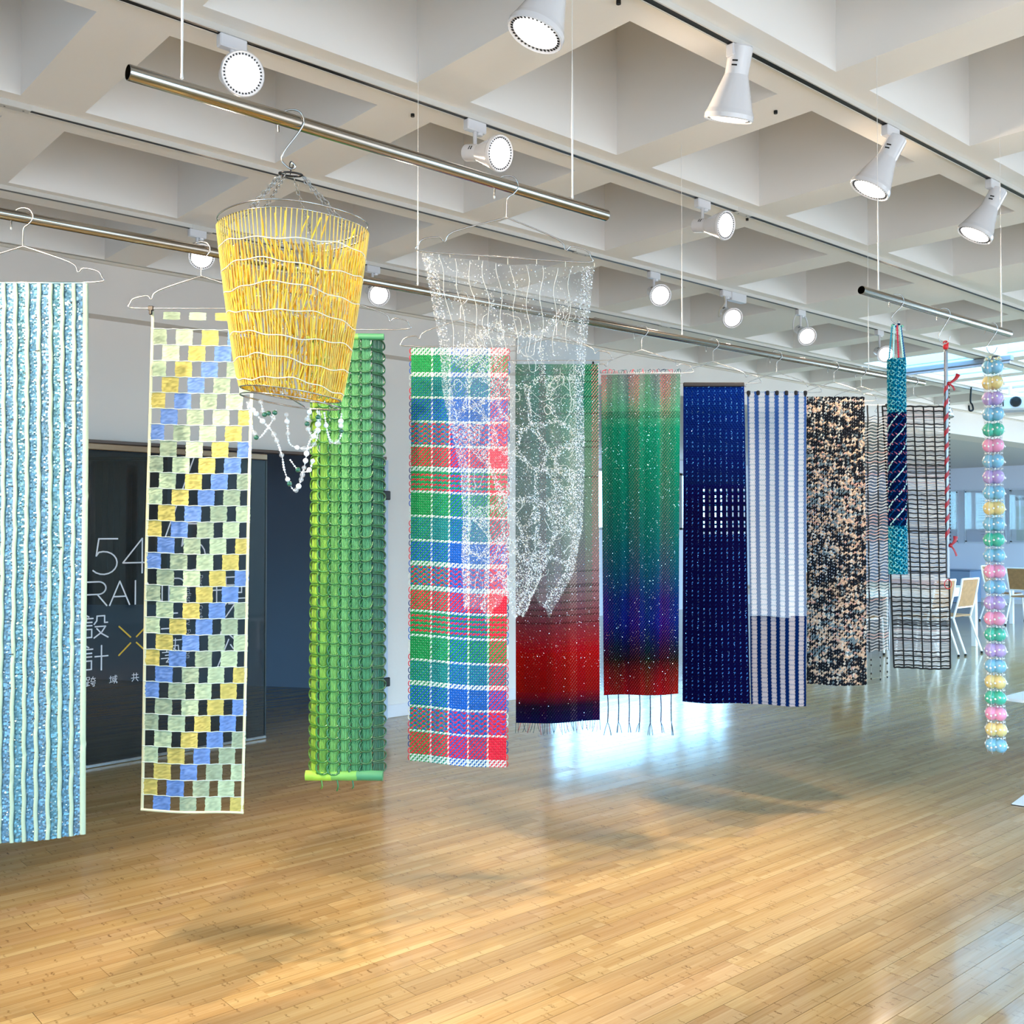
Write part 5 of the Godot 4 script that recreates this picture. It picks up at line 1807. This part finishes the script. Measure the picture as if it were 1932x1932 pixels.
	for q in 16:
		beads.ball(Vector3(0.024 * cos(q * 2.4), 2.17 + 0.009 * sin(q * 1.7), 0.024 * sin(q * 2.4)), Vector3.ONE * 0.006, 8, 6, lin(0.92, 0.9, 0.72) if q % 3 else lin(0.6, 0.8, 0.85))
	stuff(part("clear_bead", beads, mat("bead_white", Color(0.9, 0.91, 0.9), 0.15, 0.0, {"vertex_color_use_as_albedo": true}), o))
	stuff(part("net_thread", clear, mat("clear_thread"), o))


# ---------------------------------------------------------------- tables, chairs and the far wall
func make_chair(called: String, label: String) -> Node3D:
	var o := thing(called, label, "chair", Vector3.ZERO, 0, "white framed chairs at the far tables")
	var wh := mat("white_frame", Color(0.88, 0.91, 0.93), 0.3)
	var tan_ := mat("tan_seat", Color(0.74, 0.55, 0.36), 0.55, 0.0, {"albedo_texture": noise_tex("tan_grain", 0.03, 128, [Color(0.88, 0.88, 0.88), Color(1, 1, 1)]), "uv1_scale": Vector3(3, 3, 3)})
	var foot := mat("black_metal")
	# faces +z; the back stands at -z
	for s in [-1.0, 1.0]:
		var m := MB.new()
		var x: float = 0.215 * s
		m.tube(smooth([Vector3(x, 0.9, -0.27), Vector3(x, 0.7, -0.235), Vector3(x, 0.46, -0.17), Vector3(x, 0.4, -0.17), Vector3(x, 0.02, -0.3)], 6), 0.013, 8)
		part("leg", m, wh, o)
		var f := MB.new()
		f.tube(PackedVector3Array([Vector3(x, 0.44, -0.17), Vector3(x, 0.44, 0.2)]), 0.012, 8)
		f.tube(PackedVector3Array([Vector3(x, 0.45, 0.2), Vector3(x, 0.02, 0.24)]), 0.013, 8)
		part("leg", f, wh, o)
		for z in [-0.301, 0.241]:
			var c := MB.new()
			c.lathe([Vector2(0, 0), Vector2(0.015, 0), Vector2(0.016, 0.02), Vector2(0.012, 0.028)], 10, Transform3D(Basis(), Vector3(x, 0, z)))
			part("foot", c, foot, o)
	var rails := MB.new()
	for r in [[0.9, -0.27], [0.56, -0.195]]:
		rails.tube(PackedVector3Array([Vector3(-0.215, r[0], r[1]), Vector3(0.215, r[0], r[1])]), 0.012, 8)
	rails.tube(PackedVector3Array([Vector3(-0.215, 0.44, 0.2), Vector3(0.215, 0.44, 0.2)]), 0.012, 8)
	stuff(part("frame_rail", rails, wh, o))
	var bk := MB.new()
	bk.box(Vector3(0, 0.73, -0.233), Vector3(0.4, 0.33, 0.012), Color.WHITE, 0.004, Basis(Vector3.RIGHT, -0.2))
	part("backrest", bk, tan_, o)
	var se := MB.new()
	se.box(Vector3(0, 0.455, 0.015), Vector3(0.41, 0.018, 0.38), Color.WHITE, 0.006)
	part("seat", se, tan_, o)
	return o


func make_table(called: String, label: String, at: Vector3, sx: float, sz: float) -> void:
	var o := thing(called, label, "table", at, 0, "white tables in the bay")
	var wh := mat("white_frame")
	var t := MB.new()
	t.box(Vector3(0, 0.755, 0), Vector3(sx, 0.03, sz), Color.WHITE, 0.004)
	part("tabletop", t, mat("pale_top", Color(0.86, 0.82, 0.74), 0.4), o)
	var ap := MB.new()
	for s in [-1.0, 1.0]:
		ap.box(Vector3(0, 0.7, s * (sz / 2 - 0.02)), Vector3(sx - 0.02, 0.08, 0.03), Color.WHITE, 0.003)
		ap.box(Vector3(s * (sx / 2 - 0.02), 0.7, 0), Vector3(0.03, 0.08, sz - 0.02), Color.WHITE, 0.003)
	stuff(part("apron", ap, wh, o))
	for a in [-1.0, 1.0]:
		for b in [-1.0, 1.0]:
			var l := MB.new()
			l.box(Vector3(a * (sx / 2 - 0.03), 0.37, b * (sz / 2 - 0.03)), Vector3(0.06, 0.74, 0.06), Color.WHITE, 0.004)
			part("leg", l, wh, o)


func build_furniture() -> void:
	make_table("bay_table", "white table behind the checked gauze with chairs at its end", Vector3(12.45, 0, -6.6), 1.1, 1.6)
	make_table("bay_table", "white table standing left of the checked gauze, half hidden", Vector3(11.3, 0, -7.15), 1.0, 1.6)
	make_table("bay_table", "white table at the right edge beside the pastel ball string", Vector3(17.15, 0, -6.35), 1.15, 1.1)
	var c0 := make_chair("bay_chair", "white framed tan chair seen whole, right of the ribbon pole")
	c0.position = Vector3(12.1, 0, -5.75)
	c0.rotation_degrees.y = 180.0
	var spots := [[Vector3(11.55, 0, -5.78), 176.0, "white framed tan chair right behind the ribbon pole's lower end"], [Vector3(11.02, 0, -6.35), 90.0, "tan backed chair between the wavy thread curtain and the checked gauze"], [Vector3(12.5, 0, -7.75), 0.0, "chair at the back of the table behind the ribbon pole"], [Vector3(16.5, 0, -6.55), 78.0, "white framed chair cut off by the right edge of the photo"], [Vector3(17.1, 0, -7.2), 0.0, "tilted backed chair behind the right hand table"]]
	for s in spots:
		var r: Node3D = c0.duplicate()
		r.name = numbered("bay_chair")
		add_child(r)
		r.position = s[0]
		r.rotation_degrees.y = s[1]
		r.set_meta("label", s[2])
	# low white plinth and the sheet lying on the floor at the right edge
	var o := thing("low_table", "low white table corner at the right edge beside the lowest pastel balls", "table", Vector3(7.2, 0, -2.4))
	var m := MB.new()
	m.box(Vector3(0, 0.365, 0), Vector3(0.84, 0.02, 0.98), Color.WHITE, 0.002)
	part("tabletop", m, mat("white_frame"), o)
	for a in [-1.0, 1.0]:
		for b in [-1.0, 1.0]:
			var l := MB.new()
			l.box(Vector3(a * 0.36, 0.178, b * 0.32), Vector3(0.05, 0.356, 0.05), Color.WHITE, 0.003)
			part("leg", l, mat("white_frame"), o)
	o = thing("floor_card", "pale card lying flat on the floor at the right edge", "card", Vector3(5.8, 0, -2.28), 8)
	m = MB.new()
	m.box(Vector3(0, 0.0055, 0), Vector3(0.42, 0.005, 0.14), Color.WHITE, 0.001)
	part("sheet", m, mat("card_white", Color(0.88, 0.92, 0.95), 0.4), o)
	m = MB.new()
	m.box(Vector3(0, 0.0015, 0), Vector3(0.424, 0.003, 0.144))
	part("backing", m, mat("black_metal"), o)
	# framed posters on the end wall
	var px := 21.33
	var f := [[-9.34, 0.76, "framed poster behind the pastel ball string, with rows of dark marks"], [-8.4, 0.8, "framed poster with grey green fields at the right edge"], [-10.3, 0.72, "framed poster with a red mark right of the ribbon pole"], [-11.85, 0.7, "framed poster between the thread curtain and the checked gauze"]]
	for k in 4:
		var p := thing("framed_poster", f[k][2], "poster", Vector3(px, 1.26, f[k][0]), -90, "framed posters on the end wall")
		var w: float = f[k][1]
		var b := MB.new()
		b.box(Vector3(0, 0.53, 0.008), Vector3(w, 1.06, 0.012), Color.WHITE, 0.002)
		part("sheet", b, mat("poster_paper" + str(k % 2), [Color(0.64, 0.67, 0.76), Color(0.68, 0.72, 0.78)][k % 2], 0.5), p)
		var g := MB.new()
		g.box(Vector3(0, 0.53, 0.03), Vector3(w + 0.09, 1.13, 0.006), Color.WHITE, 0.001)
		part("acrylic_pane", g, mat("clear_pane"), p)
		for sx in [-1.0, 1.0]:
			for sy in [0.01, 1.05]:
				var st := MB.new()
				st.lathe([Vector2(0, 0.04), Vector2(0.014, 0.04), Vector2(0.014, 0.0)], 12, Transform3D(Basis(Vector3.RIGHT, PI / 2), Vector3(sx * (w / 2 + 0.015), sy, 0.0)))
				part("standoff", st, mat("dark_steel", Color(0.25, 0.25, 0.26), 0.3, 1.0), p)
			var e := MB.new()
			e.box(Vector3(sx * (w / 2 + 0.04), 0.53, 0.028), Vector3(0.014, 1.13, 0.012), Color.WHITE, 0.002)
			part("pane_edge", e, mat("acrylic_edge", Color(0.55, 0.62, 0.7), 0.2), p)
		var pr := MB.new()
		var pk := MB.new()
		if k == 0:
			for r in 9:
				for c in 4:
					pk.box(Vector3(-0.12 + 0.05 * c, 0.9 - 0.05 * r, 0.0155), Vector3(0.026 + 0.01 * ((r + c) % 2), 0.014 + 0.008 * ((r * c) % 2), 0.002))
			pr.box(Vector3(-0.03, 0.42, 0.0155), Vector3(0.26, 0.05, 0.002))
			for r in 4:
				pr.box(Vector3(-0.03, 0.33 - 0.06 * r, 0.0155), Vector3(0.2 - 0.03 * r, 0.012, 0.002))
		elif k == 1:
			for r in 3:
				pr.box(Vector3(0.03, 0.62 - 0.24 * r, 0.0155), Vector3(0.68, 0.22, 0.002))
		elif k == 2:
			pk.box(Vector3(0.1, 0.58, 0.0155), Vector3(0.1, 0.07, 0.002))
			var rd := MB.new()
			rd.box(Vector3(0.06, 0.72, 0.0155), Vector3(0.11, 0.22, 0.002))
			part("red_print", rd, mat("poster_red", Color(0.6, 0.1, 0.16), 0.5), p)
			pr.box(Vector3(0.05, 0.2, 0.0155), Vector3(0.4, 0.02, 0.002))
		else:
			for r in 7:
				pr.box(Vector3(0.02, 0.85 - 0.09 * r, 0.0155), Vector3(0.4, 0.02, 0.002))
		if pk.v.size():
			stuff(part("dark_print", pk, mat("print_dark", Color(0.16, 0.17, 0.24), 0.6), p))
		stuff(part("grey_print", pr, mat("print_grey" + str(k), Color(0.62, 0.68, 0.68) if k == 1 else Color(0.48, 0.5, 0.58), 0.6), p))
		if k == 1:
			var tm := TextMesh.new()
			var sf := SystemFont.new()
			sf.font_names = PackedStringArray(["Droid Sans"])
			sf.font_weight = 700
			tm.font = sf
			tm.text = "bamb"
			tm.font_size = 32
			tm.pixel_size = 0.0032
			tm.depth = 0.003
			part("lettering", tm, mat("print_dark"), p, Transform3D(Basis(), Vector3(-0.19, 0.88, 0.0155)))
	# things on and under the far ceiling
	o = thing("wall_lamp_box", "small beige emergency light box on the blue wall right of the ribbon pole", "emergency light", Vector3(21.3, 2.9, -10.08), -90)
	m = MB.new()
	m.box(Vector3(0, 0.12, 0.01), Vector3(0.16, 0.24, 0.08), Color.WHITE, 0.02)
	part("body", m, mat("beige_plastic", Color(0.66, 0.63, 0.54), 0.5), o)
	m = MB.new()
	for s in [-0.03, 0.03]:
		m.ball(Vector3(s, 0.19, 0.055), Vector3(0.018, 0.018, 0.012), 10, 8)
	stuff(part("eye", m, mat("frost_bead"), o))
	o = thing("wall_speaker", "dark grey box speaker on the blue wall left of the checked gauze", "speaker", Vector3(21.25, 2.9, -11.85), -90)
	m = MB.new()
	m.box(Vector3(0, 0.3, 0), Vector3(0.24, 0.6, 0.18), Color.WHITE, 0.02)
	part("body", m, mat("speaker_grey", Color(0.2, 0.2, 0.19), 0.6), o)
	o = thing("far_cabinet", "low grey cabinet against the blue wall behind the chairs", "cabinet", Vector3(21.05, 0, -9.85), -90)
	m = MB.new()
	m.box(Vector3(0, 0.33, 0), Vector3(0.85, 0.66, 0.5), Color.WHITE, 0.01)
	part("body", m, mat("cabinet_grey", Color(0.5, 0.6, 0.72), 0.5), o)
	m = MB.new()
	m.box(Vector3(0, 0.67, 0.01), Vector3(0.88, 0.02, 0.52), Color.WHITE, 0.004)
	part("top", m, mat("cabinet_top", Color(0.4, 0.5, 0.62), 0.4), o)
	o = thing("projector", "white ceiling projector with a round black lens under the skylights", "projector", Vector3(12.15, 2.83, -5.02), -65)
	m = MB.new()
	m.box(Vector3(0, 0.12, 0), Vector3(0.42, 0.17, 0.3), Color.WHITE, 0.02)
	part("body", m, mat("lamp_white"), o)
	m = MB.new()
	m.lathe([Vector2(0, 0.04), Vector2(0.05, 0.035), Vector2(0.062, 0.0)], 20, Transform3D(Basis(Vector3.RIGHT, PI / 2), Vector3(0.05, 0.13, 0.15)))
	part("projector_lens", m, mat("black_metal"), o)
	for k in 4:
		var vm := MB.new()
		vm.box(Vector3(-0.17 + 0.03 * k, 0.13, 0.15), Vector3(0.012, 0.1, 0.006))
		part("vent", vm, mat("track_slot"), o)
	m = MB.new()
	m.tube(PackedVector3Array([Vector3(0, 0.2, 0), Vector3(0, HC - 2.83, 0)]), 0.02, 10)
	part("mount", m, mat("lamp_white"), o)
	o = thing("ceiling_hook", "small black hanging bracket left of the projector", "bracket", Vector3(11.92, 2.9, -5.38), -40)
	m = MB.new()
	m.tube(smooth([Vector3(0.01, 0.265, 0), Vector3(0.0, 0.1, 0), Vector3(0.02, 0.06, 0), Vector3(0.03, 0.0, 0), Vector3(-0.01, -0.01, 0), Vector3(-0.02, 0.05, 0)], 5), 0.011, 6)
	part("arm", m, mat("black_metal"), o)
	o = thing("ceiling_box", "small dark box under the ceiling between ball string and projector", "box", Vector3(11.93, 2.95, -5.07), -40)
	m = MB.new()
	m.box(Vector3(0, 0.05, 0), Vector3(0.09, 0.12, 0.08), Color.WHITE, 0.01)
	m.tube(PackedVector3Array([Vector3(0, 0.1, 0), Vector3(0, 0.215, 0)]), 0.01, 8)
	part("body", m, mat("speaker_grey"), o)
	o = thing("tube_light", "unlit fluorescent tube fitting below the cyan skylights", "tube light", Vector3(10.03, 3.1, -4.72), 90)
	m = MB.new()
	m.box(Vector3(0, 0.035, 0), Vector3(1.2, 0.05, 0.07), Color.WHITE, 0.006)
	part("housing", m, mat("tube_housing", Color(0.6, 0.62, 0.66), 0.4), o)
	m = MB.new()
	m.tube(PackedVector3Array([Vector3(-0.58, -0.002, 0), Vector3(0.58, -0.002, 0)]), 0.014, 12)
	part("tube", m, mat("tube_glass", Color(0.86, 0.88, 0.95), 0.15), o)
